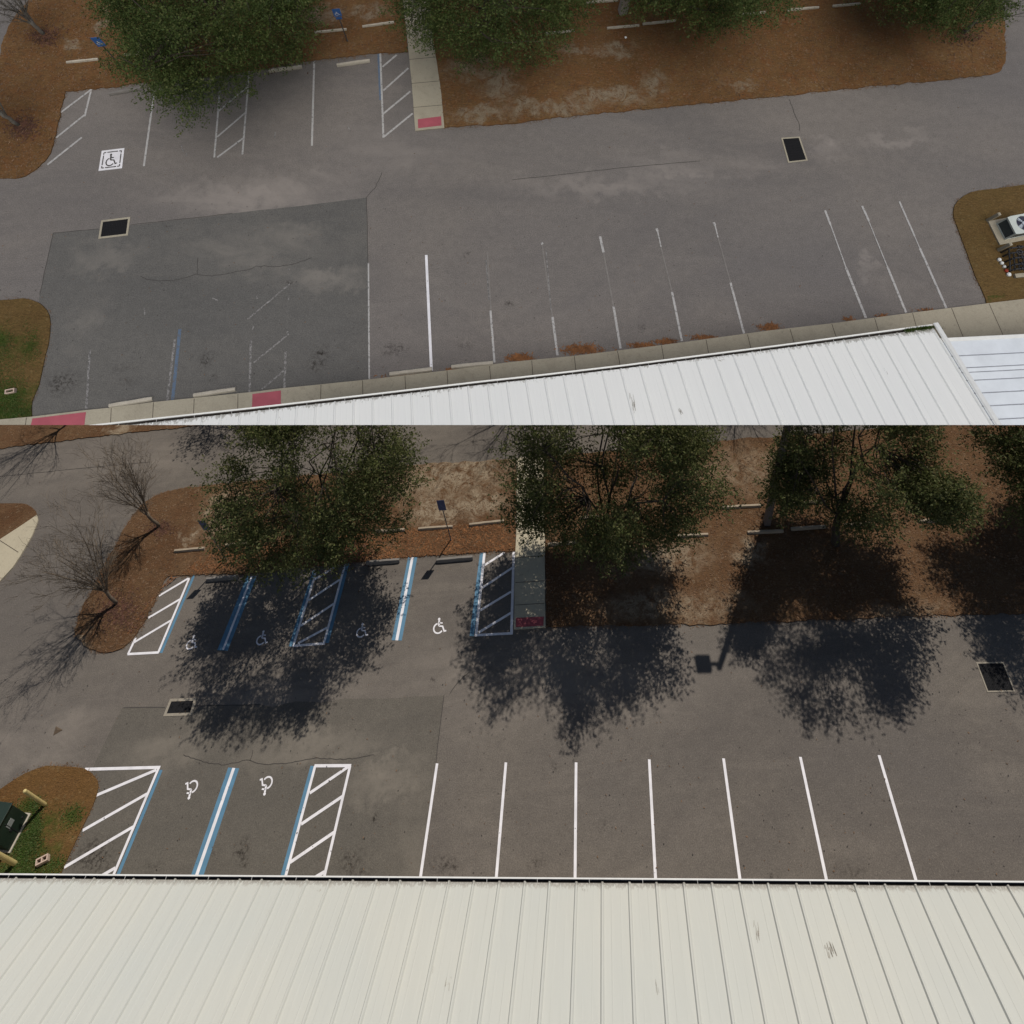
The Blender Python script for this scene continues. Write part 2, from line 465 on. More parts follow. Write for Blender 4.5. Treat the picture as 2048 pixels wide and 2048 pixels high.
M_turf_u = mulch('dry_turf_cloudy', (0.13, 0.085, 0.036), (0.16, 0.105, 0.045), (0.14, 0.10, 0.040), (0.24, 0.19, 0.10), (),
                 gs(UP, [(20, 800, 1.6, 1.0, 1), (10, 690, 1.4, .9, .8), (60, 700, .6, .7, .8), (40, 830, 1.6, .6, 1), (1985, 600, .5, .15, .8)]), greencol=(0.045, 0.10, 0.015))
M_conc = concrete('sidewalk_concrete', (0.42, 0.375, 0.275), 0.2)
M_conc_u = concrete('sidewalk_concrete_weathered', (0.35, 0.315, 0.24), 0.45)
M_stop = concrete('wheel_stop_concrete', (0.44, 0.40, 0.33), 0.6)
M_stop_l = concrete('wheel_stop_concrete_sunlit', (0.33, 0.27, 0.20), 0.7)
M_stop_dk = concrete('wheel_stop_concrete_shaded', (0.19, 0.175, 0.16), 0.7, (0.07, 0.065, 0.06))  # grey taken darker to carry the shade of the front side
M_white = paint('fresh_white_line_paint', (0.72, 0.71, 0.74), 0.10, (0.42, 0.40, 0.40))
M_white_old = paint('worn_white_line_paint', (0.40, 0.39, 0.38), 0.42)
M_white_vold = paint('faded_white_line_paint', (0.25, 0.24, 0.235), 0.62)
M_white_ghost = paint('ghost_of_white_line_paint', (0.20, 0.185, 0.17), 0.6, (0.17, 0.155, 0.145))
M_blue = paint('fresh_blue_line_paint', (0.080, 0.195, 0.30), 0.10)
M_blue_old = paint('faded_blue_line_paint', (0.085, 0.13, 0.20), 0.45)
M_red = paint('red_tactile_paving', (0.30, 0.055, 0.07), 0.03, (0.4, 0.2, 0.2))
M_red_u = paint('red_tactile_paving_weathered', (0.36, 0.075, 0.10), 0.12, (0.30, 0.16, 0.16))
M_crack = plain('asphalt_crack', (0.040, 0.036, 0.033), 1.0)
M_seamline = plain('paving_seam', (0.055, 0.050, 0.046), 1.0)
M_joint = plain('concrete_joint', (0.07, 0.055, 0.04), 1.0)
M_dark = plain('dark_cast_iron', (0.018, 0.019, 0.023), 0.65, 0.0)
M_grate = plain('black_drain_grate', (0.006, 0.006, 0.008), 0.9)
M_frame = concrete('drain_frame_concrete', (0.28, 0.25, 0.20), 0.5)
M_black = plain('drain_pit_dark', (0.004, 0.004, 0.005), 1.0)
M_roof = roofmat('painted_metal_roof', (0.51, 0.515, 0.47), (0.09, 0.075, 0.055), tone=(0.46, 0.485, 0.465))
M_roof_u = roofmat('painted_metal_roof_cloudy', (0.80, 0.80, 0.765), (0.10, 0.085, 0.06), tone=(0.75, 0.76, 0.74))
M_mark = plain('dirt_mark_on_roof', (0.30, 0.28, 0.24), 0.9)
M_lap = plain('grey_lap_gap_shade', (0.34, 0.35, 0.38), 0.8)  # grey stands in for the shade in the gaps between panels
M_annex = plain('white_lapped_panels', (0.66, 0.70, 0.74), 0.5, var=0.1, scale=1.2)
M_trim = plain('white_metal_trim', (0.74, 0.74, 0.71), 0.45, var=0.08)
M_gut = plain('gutter_inside_debris_and_shade', (0.028, 0.022, 0.018), 0.95, var=0.6, scale=9)  # debris brown, with the shade inside the channel mixed into the tone
M_wall = plain('painted_block_wall', (0.50, 0.46, 0.38), 0.9, var=0.08)
M_bark = plain('grey_brown_bark', (0.048, 0.036, 0.028), 0.95, var=0.45, scale=7)
M_bark_u = plain('pale_bare_bark', (0.20, 0.185, 0.16), 0.95, var=0.4, scale=7)
M_twig = plain('bare_twig_bark', (0.16, 0.125, 0.09), 0.95, var=0.4, scale=6)
M_leaf = foliage('oak_leaves_sunlit', (0.044, 0.060, 0.017), (0.090, 0.102, 0.032), (0.150, 0.140, 0.062))
M_leaf_u = foliage('oak_leaves_cloudy', (0.036, 0.060, 0.015), (0.080, 0.112, 0.028), (0.140, 0.150, 0.052))
M_steel = plain('galvanised_steel', (0.10, 0.10, 0.105), 0.5, 0.3)
M_signblue_s = plain('shaded_blue_sign_face', (0.020, 0.040, 0.13), 0.45, var=0.1)  # blue darkened for a face turned away from the sun
M_signprint_s = plain('shaded_sign_print', (0.09, 0.11, 0.20), 0.5, var=0.05)  # white print toned down to the shade on that face
M_signblue = plain('blue_sign_face', (0.030, 0.13, 0.40), 0.45, var=0.1)
M_signwhite = plain('white_sign_print', (0.72, 0.74, 0.76), 0.5, var=0.05)
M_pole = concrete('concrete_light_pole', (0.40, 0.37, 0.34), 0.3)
M_pole_s = concrete('concrete_light_pole_shaded', (0.12, 0.10, 0.09), 0.3)  # pole concrete darkened: the shade of its backlit side is in the colour
M_green = plain('dark_green_enamel', (0.012, 0.027, 0.018), 0.5, var=0.2, scale=2)
M_yellow = paint('yellow_bollard_paint', (0.62, 0.50, 0.22), 0.1, (0.35, 0.25, 0.10), 0.5)
M_block = concrete('cinder_block', (0.50, 0.38, 0.31), 0.3)
M_label = plain('pale_warning_label', (0.30, 0.32, 0.31), 0.5, var=0.1)
M_acw = plain('grey_white_ac_cabinet', (0.50, 0.54, 0.50), 0.5, var=0.08)
M_coil = plain('dark_condenser_coil', (0.085, 0.095, 0.09), 0.6, var=0.5, scale=60)
M_fan = plain('pale_fan_blade', (0.42, 0.47, 0.52), 0.4, var=0.1)
M_navy = plain('dark_navy_fan_well', (0.020, 0.022, 0.05), 0.7)
M_straw = plain('orange_pine_straw', (0.22, 0.095, 0.036), 0.95, var=0.5, scale=3)
M_litter = plain('fallen_leaf_litter', (0.165, 0.098, 0.055), 0.95, var=0.6, scale=2)
M_redlit = plain('red_fallen_leaves', (0.095, 0.042, 0.026), 0.95, var=0.6, scale=3)
M_cap = plain('white_plastic_cap', (0.74, 0.76, 0.74), 0.5, var=0.05)
M_redcap = plain('red_valve_cap', (0.40, 0.06, 0.03), 0.5, var=0.1)
M_grass = foliage('fresh_green_grass', (0.045, 0.085, 0.016), (0.065, 0.12, 0.02), (0.14, 0.14, 0.05))
M_card = plain('brown_cardboard', (0.10, 0.07, 0.045), 0.9)

# ------------------------------------------------------------------ the sunny (near) lot: ground
z1, z2, z3, z4 = 0.004, 0.008, 0.012, 0.016
sheet(LOW, 'asphalt_lot', None, 0.0, M_asph, world=[Vector((-160, -40, 0)), Vector((160, -40, 0)), Vector((160, 260, 0)), Vector((-160, 260, 0))])
sheet(LOW, 'resurfaced_asphalt', [(245, 1415), (330, 1415), (450, 1413), (520, 1409), (545, 1414), (590, 1403), (640, 1405), (690, 1397), (760, 1398), (830, 1393), (888, 1391), (880, 1455), (872, 1526), (858, 1640), (838, 1790), (40, 1790), (150, 1610), (185, 1536), (215, 1475)], z1, M_patch, jit=0.02)
strip_L = [(150, 1258), (159, 1229), (169, 1206), (183, 1186), (201, 1144), (230, 1096), (241, 1072), (254, 1051), (265, 1033), (278, 1017), (293, 1003), (310, 993), (328, 986), (350, 980), (380, 975), (413, 972), (500, 963), (620, 951), (834, 929.5), (900, 926), (1009, 920), (1034, 918)]
mul_near_L = [(1030, 1103), (962, 1105), (900, 1108), (834.6, 1113.7), (813, 1115), (699.5, 1125.6), (600, 1136), (490, 1147), (440, 1149), (390, 1150), (335, 1154.5), (326, 1168), (311, 1202), (291.5, 1242), (275.6, 1266), (260, 1284.6), (250, 1294), (238.5, 1300), (226, 1304), (214.7, 1306), (196, 1304), (180, 1299), (168, 1292), (157, 1279), (150, 1268)]
sheet(LOW, 'mulch_bed', strip_L + mul_near_L, 0.05, M_mulch, thick=0.07, jit=0.06, step=0.16)
sheet(LOW, 'mulch_bed', [(1088, 915), (1250, 899), (1428, 884), (1550, 874), (1800, 855), (2100, 832), (2700, 790), (2900, 1150), (2300, 1220), (1939, 1229), (1712, 1238), (1443, 1247.5), (1347, 1249), (1200, 1252), (1092, 1255), (1091, 1150), (1089, 1067)], 0.05, M_mulch, thick=0.07, jit=0.06, step=0.16)
sheet(LOW, 'mulch_verge', [(-500, 960), (-200, 921), (0, 898), (53, 890), (114, 884), (212, 871), (318, 860.6), (397, 852), (500, 842), (800, 812), (800, 780), (200, 795), (-500, 870)], 0.05, M_mulch, thick=0.07, jit=0.06, step=0.16)
sheet(LOW, 'mulch_corner', [(-400, 1015), (-100, 1009), (0, 1007.7), (30, 1007.5), (53, 1009), (64, 1015), (71.5, 1022), (75, 1031), (38, 1056), (0, 1080.5), (-400, 1340)], 0.05, M_mulch, thick=0.07, jit=0.03)
sheet(LOW, 'sidewalk', [(75, 1031), (77, 1041), (74, 1051), (65, 1073), (53, 1094), (40, 1116), (26.5, 1136), (0, 1165), (-400, 1600), (-400, 1340), (0, 1080.5), (38, 1056)], 0.07, M_conc, thick=0.1)
bm = bmesh.new()
for a, b_ in (((-1, 1081), (38, 1106)), ((-120, 1160), (-60, 1235))): stroke(bm, [G(*a), G(*b_)], 0.03, 0.074)
# walk between the mulch beds
sheet(LOW, 'footpath', [(1034, 917), (1088, 913), (1086, 1000), (1089, 1067), (1090, 1150), (1091, 1256), (1028, 1260), (1030, 1129), (1033, 1067), (1034, 1000)], 0.065, M_conc, thick=0.09, jit=0.012)
for y in (965, 1013, 1067, 1114, 1164, 1209): stroke(bm, [G(1034 - (y > 1060) * 1 - (y > 1160) * 2, y + 2.5), G(1089, y - 1)], 0.025, 0.069)
tag(obj(LOW, 'sidewalk_joints', bm, M_joint), kind='structure')
sheet(LOW, 'tactile_paving', [(1032, 1237), (1088, 1234.5), (1087, 1253), (1032, 1256)], 0.071, M_red, label=None)
sheet(LOW, 'grass_island', [(-60, 1606), (0, 1580), (16, 1569), (34, 1557), (53, 1546.7), (74, 1538), (95.4, 1532), (127, 1533.5), (150, 1534.5), (170, 1538), (182, 1545), (191, 1554.6), (196, 1563), (197.4, 1573), (195, 1588), (191, 1600), (177.6, 1631.5), (161.7, 1663), (143, 1703), (127, 1737.5), (112, 1775), (90, 1830), (-60, 1830)], 0.05, M_turf, thick=0.07, jit=0.03)

# cracks and paving seams, sunny lot
def wiggle(P, k, amp, rr):
    out = []
    for i in range(len(P) - 1):
        d = P[i + 1] - P[i]; n = Vector((-d.y, d.x, 0)).normalized()
        m_ = max(2, int(d.length / k))
        for j in range(m_): out.append(P[i] + d * (j / m_) + n * rr.uniform(-amp, amp) * (j > 0))
    out.append(P[-1]); return out


bm = bmesh.new()
for pts in ([(367, 1509.6), (397, 1520), (424, 1527), (450, 1530), (477, 1525), (493, 1520), (505, 1523), (531, 1529), (577, 1526), (630, 1516), (674, 1519.6), (717, 1516), (748, 1510)],
            [(900, 1387), (915, 1366), (939, 1344)], [(500, 1522), (506, 1500)]):
    stroke(bm, wiggle([G(*p) for p in pts], 0.12, 0.025, rnd), 0.022, z2)
tag(obj(LOW, 'asphalt_cracks', bm, M_crack), kind='structure')
bm = bmesh.new()
for pts in ([(247, 1415.5), (330, 1415)], [(384, 1412), (520, 1409)], [(0, 953), (180, 935), (300, 924)], [(888, 1391), (880, 1455), (872, 1526)], [(1010, 1450), (2100, 1400)][:0]):
    if pts: stroke(bm, wiggle([G(*p) for p in pts], 0.4, 0.012, rnd), 0.03, z2)
tag(obj(LOW, 'paving_seams', bm, M_seamline), kind='structure')


# ------------------------------------------------------------------ painted markings
def line(lot, name, segs, mat, wid=0.10, z=z3):
    bm = bmesh.new()
    for s_ in segs:
        w_ = wid
        if len(s_) == 3: w_ = s_[2]
        stroke(bm, [lot.g(*s_[0]), lot.g(*s_[1])], w_, z)
        z += 0.0004
    ob = obj(lot, name, bm, mat); return tag(ob, kind='structure')


W = 0.105
for a, b_ in (((874.3, 1527), (838, 1775)), ((1011.9, 1525), (991, 1775)), ((1152.2, 1525), (1150, 1775)), ((1298.5, 1519), (1312, 1775)), ((1447, 1517), (1482, 1775)), ((1600.6, 1514), (1656, 1775)), ((1757.9, 1510.5), (1836, 1775))):
    line(LOW, 'stall_line', [(a, b_)], M_white)
line(LOW, 'blue_line', [((388, 1151), (322, 1306), 0.13), ((503.4, 1153), (445, 1301), 0.50), ((629, 1141.5), (581, 1293), 0.17), ((696, 1125.6), (654, 1286), 0.17), ((825.5, 1114.5), (793.5, 1281), 0.46), ((964, 1105.5), (943.5, 1272.5), 0.2),
                        ((322.5, 1540), (232, 1760), 0.13), ((467.5, 1536), (391, 1762), 0.46), ((625, 1532), (562, 1765), 0.16)], M_blue, z=0.0082)
line(LOW, 'hatched_access_bay', [((379, 1156), (316.7, 1305)), ((255.7, 1308.5), (318, 1305)), ((271.6, 1276), (256, 1309)), ((318, 1192), (377.6, 1156.5)), ((296.8, 1236), (360.4, 1198.5)), ((269, 1284.6), (344.5, 1239.6))], M_white)
line(LOW, 'stall_line', [((503.4, 1153), (446.3, 1299.4))], M_white)
line(LOW, 'hatched_access_bay', [((633, 1141.5), (586.8, 1292)), ((691, 1125.6), (647.8, 1287)), ((585.5, 1292), (650, 1287)), ((630, 1158.7), (679.6, 1128.8)), ((617, 1201), (681, 1158.7)), ((602, 1251.5), (667.6, 1207.7)), ((596, 1287), (654.4, 1255.5))], M_white)
line(LOW, 'stall_line', [((825, 1114.5), (793.5, 1281))], M_white, 0.13)
line(LOW, 'hatched_access_bay', [((969, 1105), (952, 1271.6), .12), ((1027.4, 1104), (1023, 1267), .12), ((949.5, 1270.7), (1025.6, 1266.7)), ((969.4, 1130.3), (1011, 1104)), ((965, 1175.6), (1024.7, 1135.7)), ((960.4, 1221), (1022, 1183.7)), ((957.6, 1265), (1022, 1226))], M_white)
line(LOW, 'hatched_access_bay', [((169.6, 1538.8), (320.6, 1534.8), .1), ((318, 1534.8), (223, 1760)), ((193.5, 1590.5), (312.7, 1540)), ((165.6, 1661), (294, 1587.8)), ((128.5, 1734.9), (266, 1654)), ((196, 1756), (230.6, 1736))], M_white)
line(LOW, 'stall_line', [((467.8, 1536), (389.5, 1762))], M_white, 0.12)
line(LOW, 'hatched_access_bay', [((630.5, 1532), (568, 1765)), ((700.3, 1532), (645.5, 1767)), ((629, 1531.8), (702.4, 1531.4)), ((619.6, 1586.4), (697, 1533.6)), ((602.5, 1648.5), (686.4, 1592)), ((580.8, 1724.6), (669.3, 1664)), ((610, 1767), (649, 1744))], M_white)


def symbol(bm, mp, z, sx=1.0):
    """wheelchair symbol drawn in the unit square; mp maps (s, t) to the surface"""
    def V(s, t): return mp(s, t)
    def st(P, wd):
        Q = [V(*p) for p in P]
        k = (V(1, 0) - V(0, 0)).length
        stroke(bm, Q, wd * k, z)
    n = 12
    c = [V(.40 + .085 * math.cos(2 * PI * i / n), .90 + .085 * math.sin(2 * PI * i / n)) for i in range(n)]
    bm.faces.new([bm.verts.new(Vector((p.x, p.y, z))) for p in c])
    st([(.41, .82), (.43, .47)], .12); st([(.42, .67), (.66, .65)], .085)
    st([(.43, .47), (.68, .45), (.82, .14), (.95, .19)], .095)
    st([(.40 + .30 * math.cos(R(a)), .33 + .30 * math.sin(R(a))) for a in range(105, 340, 15)], .095)


def wc(lot, cx, cy, size, ang, label, mat=M_white, grp='wheelchair symbols painted in the sunny lot'):
    bm = bmesh.new(); c, s_ = math.cos(R(ang)), math.sin(R(ang))
    symbol(bm, lambda a, b_: Vector((c * (a - .5) * size - s_ * (b_ - .5) * size, s_ * (a - .5) * size + c * (b_ - .5) * size, 0)), 0)
    bmesh.ops.recalc_face_normals(bm, faces=bm.faces[:])
    ob = obj(lot, 'wheelchair_symbol', bm, mat, origin=T(lot.g(cx, cy, z3)))
    return tag(ob, label, 'painted symbol', grp)


wc(LOW, 386, 1284, .62, -5, 'white wheelchair symbol at the edge of the tree shade, beside the island hatching')
wc(LOW, 526, 1275, .62, -5, 'white wheelchair symbol in full shade between the blue line and the shaded hatching')
wc(LOW, 725.5, 1260, .62, -5, 'white wheelchair symbol in shade just right of the shaded hatching')
wc(LOW, 880, 1251, .68, -5, 'white wheelchair symbol on sunlit asphalt below the dark blue sign and its shadow')
wc(LOW, 380, 1580, .60, 175, 'upside-down white wheelchair symbol beside the hatching at the grass island')
wc(LOW, 530, 1572, .60, 175, 'upside-down white wheelchair symbol left of the narrow white hatched bay')


# ------------------------------------------------------------------ wheel stops
def wheel_stop(lot, a, b_, mat, label, grp, z0=0.05, wd=0.15, ht=0.12):
    A, B = lot.g(*a, z0), lot.g(*b_, z0)
    A2 = lot.g(a[0], a[1], z0)
    L_ = (B - A).length
    bm = bmesh.new()
    prof = [(-wd / 2, 0), (wd / 2, 0), (wd / 2 * .98, ht * .35), (wd / 2 * .6, ht * .96), (wd / 2 * .45, ht), (-wd / 2 * .45, ht), (-wd / 2 * .6, ht * .96), (-wd / 2 * .98, ht * .35)]
    rr = random.Random(int(a[0]))
    rings = []
    for i in range(9):
        x = -L_ / 2 + L_ * i / 8; j = 0.0 if i in (0, 8) else 0.006
        sh = 0.93 if i in (0, 8) else 1
        rings.append([bm.verts.new((x, p[0] * sh + rr.uniform(-j, j), p[1] * sh + rr.uniform(-j, j) * (p[1] > 0))) for p in prof])
    for i in range(8):
        for k in range(8): bm.faces.new((rings[i][k], rings[i + 1][k], rings[i + 1][(k + 1) % 8], rings[i][(k + 1) % 8]))
    bm.faces.new(rings[0]); bm.faces.new(rings[-1][::-1])
    bmesh.ops.recalc_face_normals(bm, faces=bm.faces[:])
    ob = obj(lot, 'wheel_stop', bm, mat, origin=frame((A + B) / 2, B - A))
    return tag(ob, label, 'wheel stop', grp)


gm = 'concrete wheel stops lying on the sunlit mulch'
for a, b_, lab in (((350, 1103), (410, 1097.5), 'pale wheel stop on the mulch between the bare trees and the first dark sign'),
                   ((451.7, 1091.5), (506, 1087.5), 'wheel stop on the mulch half hidden by the lower left of the big oak'),
                   ((752, 1064), (810, 1060.5), 'wheel stop on the mulch just emerging from under the big oak on its right side'),
                   ((837, 1059), (905.6, 1054), 'wheel stop on the mulch crossed by the post of the second dark sign'),
                   ((939, 1050.5), (1008, 1043), 'wheel stop on the mulch just left of the concrete walk'),
                   ((1096, 1090), (1158, 1085.5), 'wheel stop under the middle oak just right of the concrete walk'),
                   ((1160, 1037), (1204, 1034), 'wheel stop glimpsed through the crown of the middle oak'),
                   ((1355, 1073), (1416, 1070), 'thin wheel stop poking out below the right side of the middle oak'),
                   ((1445, 1016), (1522.5, 1012), 'wheel stop on the mulch immediately left of the tall light pole'),
                   ((1494.6, 1066), (1566, 1063), 'wheel stop crossing the foot of the tall light pole'),
                   ((1581.6, 1059), (1650, 1054), 'dim wheel stop in shade just right of the light pole foot'),
                   ((1688, 1051), (1738, 1048), 'dim wheel stop just right of the trunk of the third oak'),
                   ((1836, 1043.5), (1895, 1041), 'wheel stop below the right edge of the third oak crown'),
                   ((1585, 1008.5), (1650, 1003.7), 'dim wheel stop behind the light pole, left of the third oak trunk')):
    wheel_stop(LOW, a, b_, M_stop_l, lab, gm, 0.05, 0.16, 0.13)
gm = 'grey wheel stops at the head of the blue-lined stalls'
for a, b_, lab in (((415, 1161), (477, 1155.5), 'grey wheel stop beside the island hatching, touched by the sign shadow'),
                   ((734, 1128), (799.6, 1122.5), 'grey wheel stop right of the big oak at the mulch edge'),
                   ((874, 1123.5), (946, 1117), 'grey wheel stop in the sunny stall, crossed by the second sign shadow')):
    wheel_stop(LOW, a, b_, M_stop_dk, lab, gm, 0.005, 0.17, 0.22)


# ------------------------------------------------------------------ storm drains
def bil(q):
    return lambda s_, t_: (q[0] * (1 - s_) + q[1] * s_) * (1 - t_) + (q[3] * (1 - s_) + q[2] * s_) * t_


def drain(lot, quad, label, ring=0.1):
    P = [lot.g(x, y) for x, y in quad]; c = sum(P, Vector()) / 4
    rt = root(lot, 'storm_drain', T(c), label, 'storm drain')
    Q = [p - c for p in P]; f = bil(Q)
    lu = (Q[1] - Q[0]).length; lv = (Q[3] - Q[0]).length; du, dv = ring / lu, ring / lv
    bm = bmesh.new()
    o_ = [f(0, 0), f(1, 0), f(1, 1), f(0, 1)]; i_ = [f(du, dv), f(1 - du, dv), f(1 - du, 1 - dv), f(du, 1 - dv)]
    top, bot = 0.02, -0.0
    ov = [bm.verts.new(p + Vector((0, 0, top))) for p in o_]; iv = [bm.verts.new(p + Vector((0, 0, top))) for p in i_]
    ob_ = [bm.verts.new(p + Vector((0, 0, 0.002))) for p in o_]; ib = [bm.verts.new(p + Vector((0, 0, 0.0075))) for p in i_]
    for k in range(4):
        j = (k + 1) % 4
        bm.faces.new((ov[k], ov[j], iv[j], iv[k])); bm.faces.new((ob_[k], ob_[j], ov[j], ov[k])); bm.faces.new((iv[k], iv[j], ib[j], ib[k]))
    bmesh.ops.recalc_face_normals(bm, faces=bm.faces[:])
    obj(lot, 'frame', bm, M_conc_u if lot is UP else M_frame, rt)
    bm = bmesh.new(); bm.faces.new([bm.verts.new(p + Vector((0, 0, 0.0095))) for p in i_])
    obj(lot, 'pit', bm, M_black, rt)
    bm = bmesh.new(); nb = 15
    for k in range(nb):
        s_ = du + (1 - 2 * du) * (k + .5) / nb
        a, b2 = f(s_, dv), f(s_, 1 - dv)
        M = frame((a + b2) / 2 + Vector((0, 0, .013)), b2 - a); L_ = (b2 - a).length
        add_box(bm, (-L_ / 2, -.009, -.002), (L_ / 2, .009, .006), M=M)
    for k in range(9):
        t_ = dv + (1 - 2 * dv) * (k + .5) / 9
        a, b2 = f(du, t_), f(1 - du, t_)
        M = frame((a + b2) / 2 + Vector((0, 0, .0135)), b2 - a); L_ = (b2 - a).length
        add_box(bm, (-L_ / 2, -.007, -.002), (L_ / 2, .007, .0035), M=M)
    obj(lot, 'grate', bm, M_grate, rt)


drain(LOW, [(340.5, 1398), (393.5, 1396), (384, 1431), (326.5, 1433)], 'black storm drain grate at the corner of the sunlit dark asphalt patch')
drain(LOW, [(1951.8, 1325), (2007, 1323.7), (2030.4, 1383.6), (1974.5, 1384.9)], 'black storm drain grate by the tree shade at the far right of the sunlit lot', 0.05)


# ------------------------------------------------------------------ signs
def sign(lot, base, h, pw, ph, face_dir, label, pz=0.05):
    o_ = lot.g(*base, pz)
    rt = root(lot, 'parking_sign', frame(o_, face_dir), label, 'sign')
    bm = bmesh.new(); add_box(bm, (-.022, -.018, 0), (.022, .018, h * .985)); add_box(bm, (-.035, -.03, -.04), (.035, .03, .05))
    obj(lot, 'post', bm, M_steel, rt)
    bm = bmesh.new(); add_box(bm, (-pw / 2, -.030, h - ph), (pw / 2, -.022, h), 0.003)
    pl = obj(lot, 'sign_panel', bm, M_signblue_s if lot is LOW else M_signblue, rt)
    bm = bmesh.new()
    w_ = pw * .72
    symbol(bm, lambda a, b_: Vector(((a - .5) * w_, (b_ - .5) * w_, 0)), 0)
    bw, bh = pw / 2 - .02, ph / 2 - .02
    for i in range(0): pass
    bmesh.ops.transform(bm, matrix=T((0, -.033, h - ph * .60)) @ Matrix.Rotation(PI / 2, 4, 'X'), verts=bm.verts[:])
    obj(lot, 'emblem', bm, M_signprint_s if lot is LOW else M_signwhite, pl)
    bm = bmesh.new(); add_box(bm, (-pw * .38, -.030, h - ph - .2), (pw * .38, -.022, h - ph - .04), 0.003)
    return rt, bm


rt, bm = sign(LOW, (451.8, 1118), 3.45, .34, .80, Vector((1, -.05, 0)), 'dark blue parking sign on a thin post left of the big oak'); bm.free()
rt, bm = sign(LOW, (901.8, 1080), 3.45, .36, .82, Vector((1, -.05, 0)), 'dark blue parking sign on a thin post between the two nearest oaks'); bm.free()


# ------------------------------------------------------------------ light pole
def light_pole(lot, base, h, wd, armdir, label):
    o_ = lot.g(*base, 0.04)
    rt = root(lot, 'light_pole', frame(o_, armdir), label, 'light pole')
    bm = bmesh.new(); r = bmesh.ops.create_cone(bm, cap_ends=True, segments=4, radius1=wd * .707, radius2=wd * .45, depth=h)
    bmesh.ops.rotate(bm, matrix=Matrix.Rotation(PI / 4, 3, 'Z'), verts=bm.verts[:]); bmesh.ops.translate(bm, vec=(0, 0, h / 2), verts=bm.verts[:])
    bmesh.ops.bevel(bm, geom=[e for e in bm.edges if abs(e.verts[0].co.z - e.verts[1].co.z) > 1], offset=wd * .08, segments=1, affect='EDGES')
    obj(lot, 'shaft', bm, M_pole_s if lot is LOW else M_pole, rt)
    bm = bmesh.new(); add_box(bm, (0.05, -.05, h - .35), (.42, .05, h - .22)); obj(lot, 'arm', bm, M_steel, rt)
    bm = bmesh.new(); add_box(bm, (.40, -.30, h - .42), (1.0, .30, h - .17), .04); obj(lot, 'lamp_head', bm, M_steel, rt)


dS = G(1400, 1334) - G(1428, 1334)
light_pole(LOW, (1533.4, 1047), 11.6, 0.29, dS, 'tall square concrete light pole standing left of the third oak in the sunny lot')


# ------------------------------------------------------------------ transformer cabinet, bollards, block
A0, A1, A2 = G(59.6, 1630, .05), G(20.5, 1704, .05), G(-6, 1581, .05)
x_ = (A1 - A0).normalized(); y_ = Vector((-x_.y, x_.x, 0))
if y_.dot(A2 - A0) < 0: y_ = -y_
wd_, dp_ = (A1 - A0).length, max(1.4, (A2 - A0).dot(y_))
Mtx = Matrix(((x_.x, y_.x, 0, A0.x), (x_.y, y_.y, 0, A0.y), (0, 0, 1, A0.z), (0, 0, 0, 1)))
if Mtx.determinant() < 0:
    pass
rt = root(LOW, 'transformer_cabinet', T(A0), 'dark green transformer cabinet on a concrete pad in the grass island', 'utility box')
RM = T(-A0) @ Mtx
def orient(bm):
    bmesh.ops.transform(bm, matrix=RM, verts=bm.verts[:]); bmesh.ops.recalc_face_normals(bm, faces=bm.faces[:])
bm = bmesh.new(); add_box(bm, (-.04, -.05, -.04), (wd_ + .04, dp_ + .05, .08), .01); orient(bm); obj(LOW, 'pad', bm, M_stop, rt)
bm = bmesh.new(); add_box(bm, (0.01, .0, .082), (wd_ - .01, dp_, 1.32), .03); orient(bm); obj(LOW, 'cabinet', bm, M_green, rt)
bm = bmesh.new(); add_box(bm, (-.02, -.03, 1.323), (wd_ + .02, dp_ + .03, 1.38), .015); orient(bm); obj(LOW, 'lid', bm, M_green, rt)
bm = bmesh.new()
add_box(bm, (wd_ / 2 - .012, -.012, .14), (wd_ / 2 + .012, .004, 1.10)); add_box(bm, (.12, -.014, .3), (.18, .004, .4)); add_box(bm, (wd_ - .5, -.014, .55), (wd_ - .44, .004, .7)); orient(bm); obj(LOW, 'door_seam', bm, M_dark, rt)
bm = bmesh.new(); add_box(bm, (wd_ * .30, -.01, .72), (wd_ * .30 + .26, .002, .98)); orient(bm); obj(LOW, 'warning_label', bm, M_label, rt)


def bollard(base, h, r, label):
    bm = bmesh.new(); o_ = G(*base, .05)
    add_tube(bm, [Vector((0, 0, 0)), Vector((0, 0, h - .04)), Vector((0, 0, h - .01)), Vector((0, 0, h + .015))], [r, r, r * .85, r * .4], 16)
    tag(obj(LOW, 'bollard', bm, M_yellow, origin=T(o_), smooth=False), label, 'bollard', 'yellow bollards guarding the green cabinet')


bollard((90, 1609), 1.6, .066, 'pale yellow bollard above the green cabinet, nearer the asphalt drive')
bollard((30, 1727), 1.7, .085, 'pale yellow bollard below the green cabinet, nearer the metal roof')
bm = bmesh.new()
add_box(bm, (-.20, -.10, 0), (.20, -.06, .19)); add_box(bm, (-.20, .06, 0), (.20, .10, .19))
for x in (-.20, -.02, .16): add_box(bm, (x, -.06, 0), (x + .04, .06, .188))
tag(obj(LOW, 'cinder_block', bm, M_block, origin=T(G(88, 1722, .05)) @ Matrix.Rotation(R(20), 4, 'Z') @ Matrix.Rotation(0, 4, 'X')), 'pale hollow cinder block lying in the sunlit grass island', 'cinder block')
bm = bmesh.new(); vs = [bm.verts.new(p) for p in ((-.16, .16, .02), (.2, .0, .01), (-.12, -.16, .01), (0, 0, .06))]
for f in ((0, 2, 3), (2, 1, 3), (1, 0, 3), (0, 1, 2)): bm.faces.new([vs[i] for i in f])
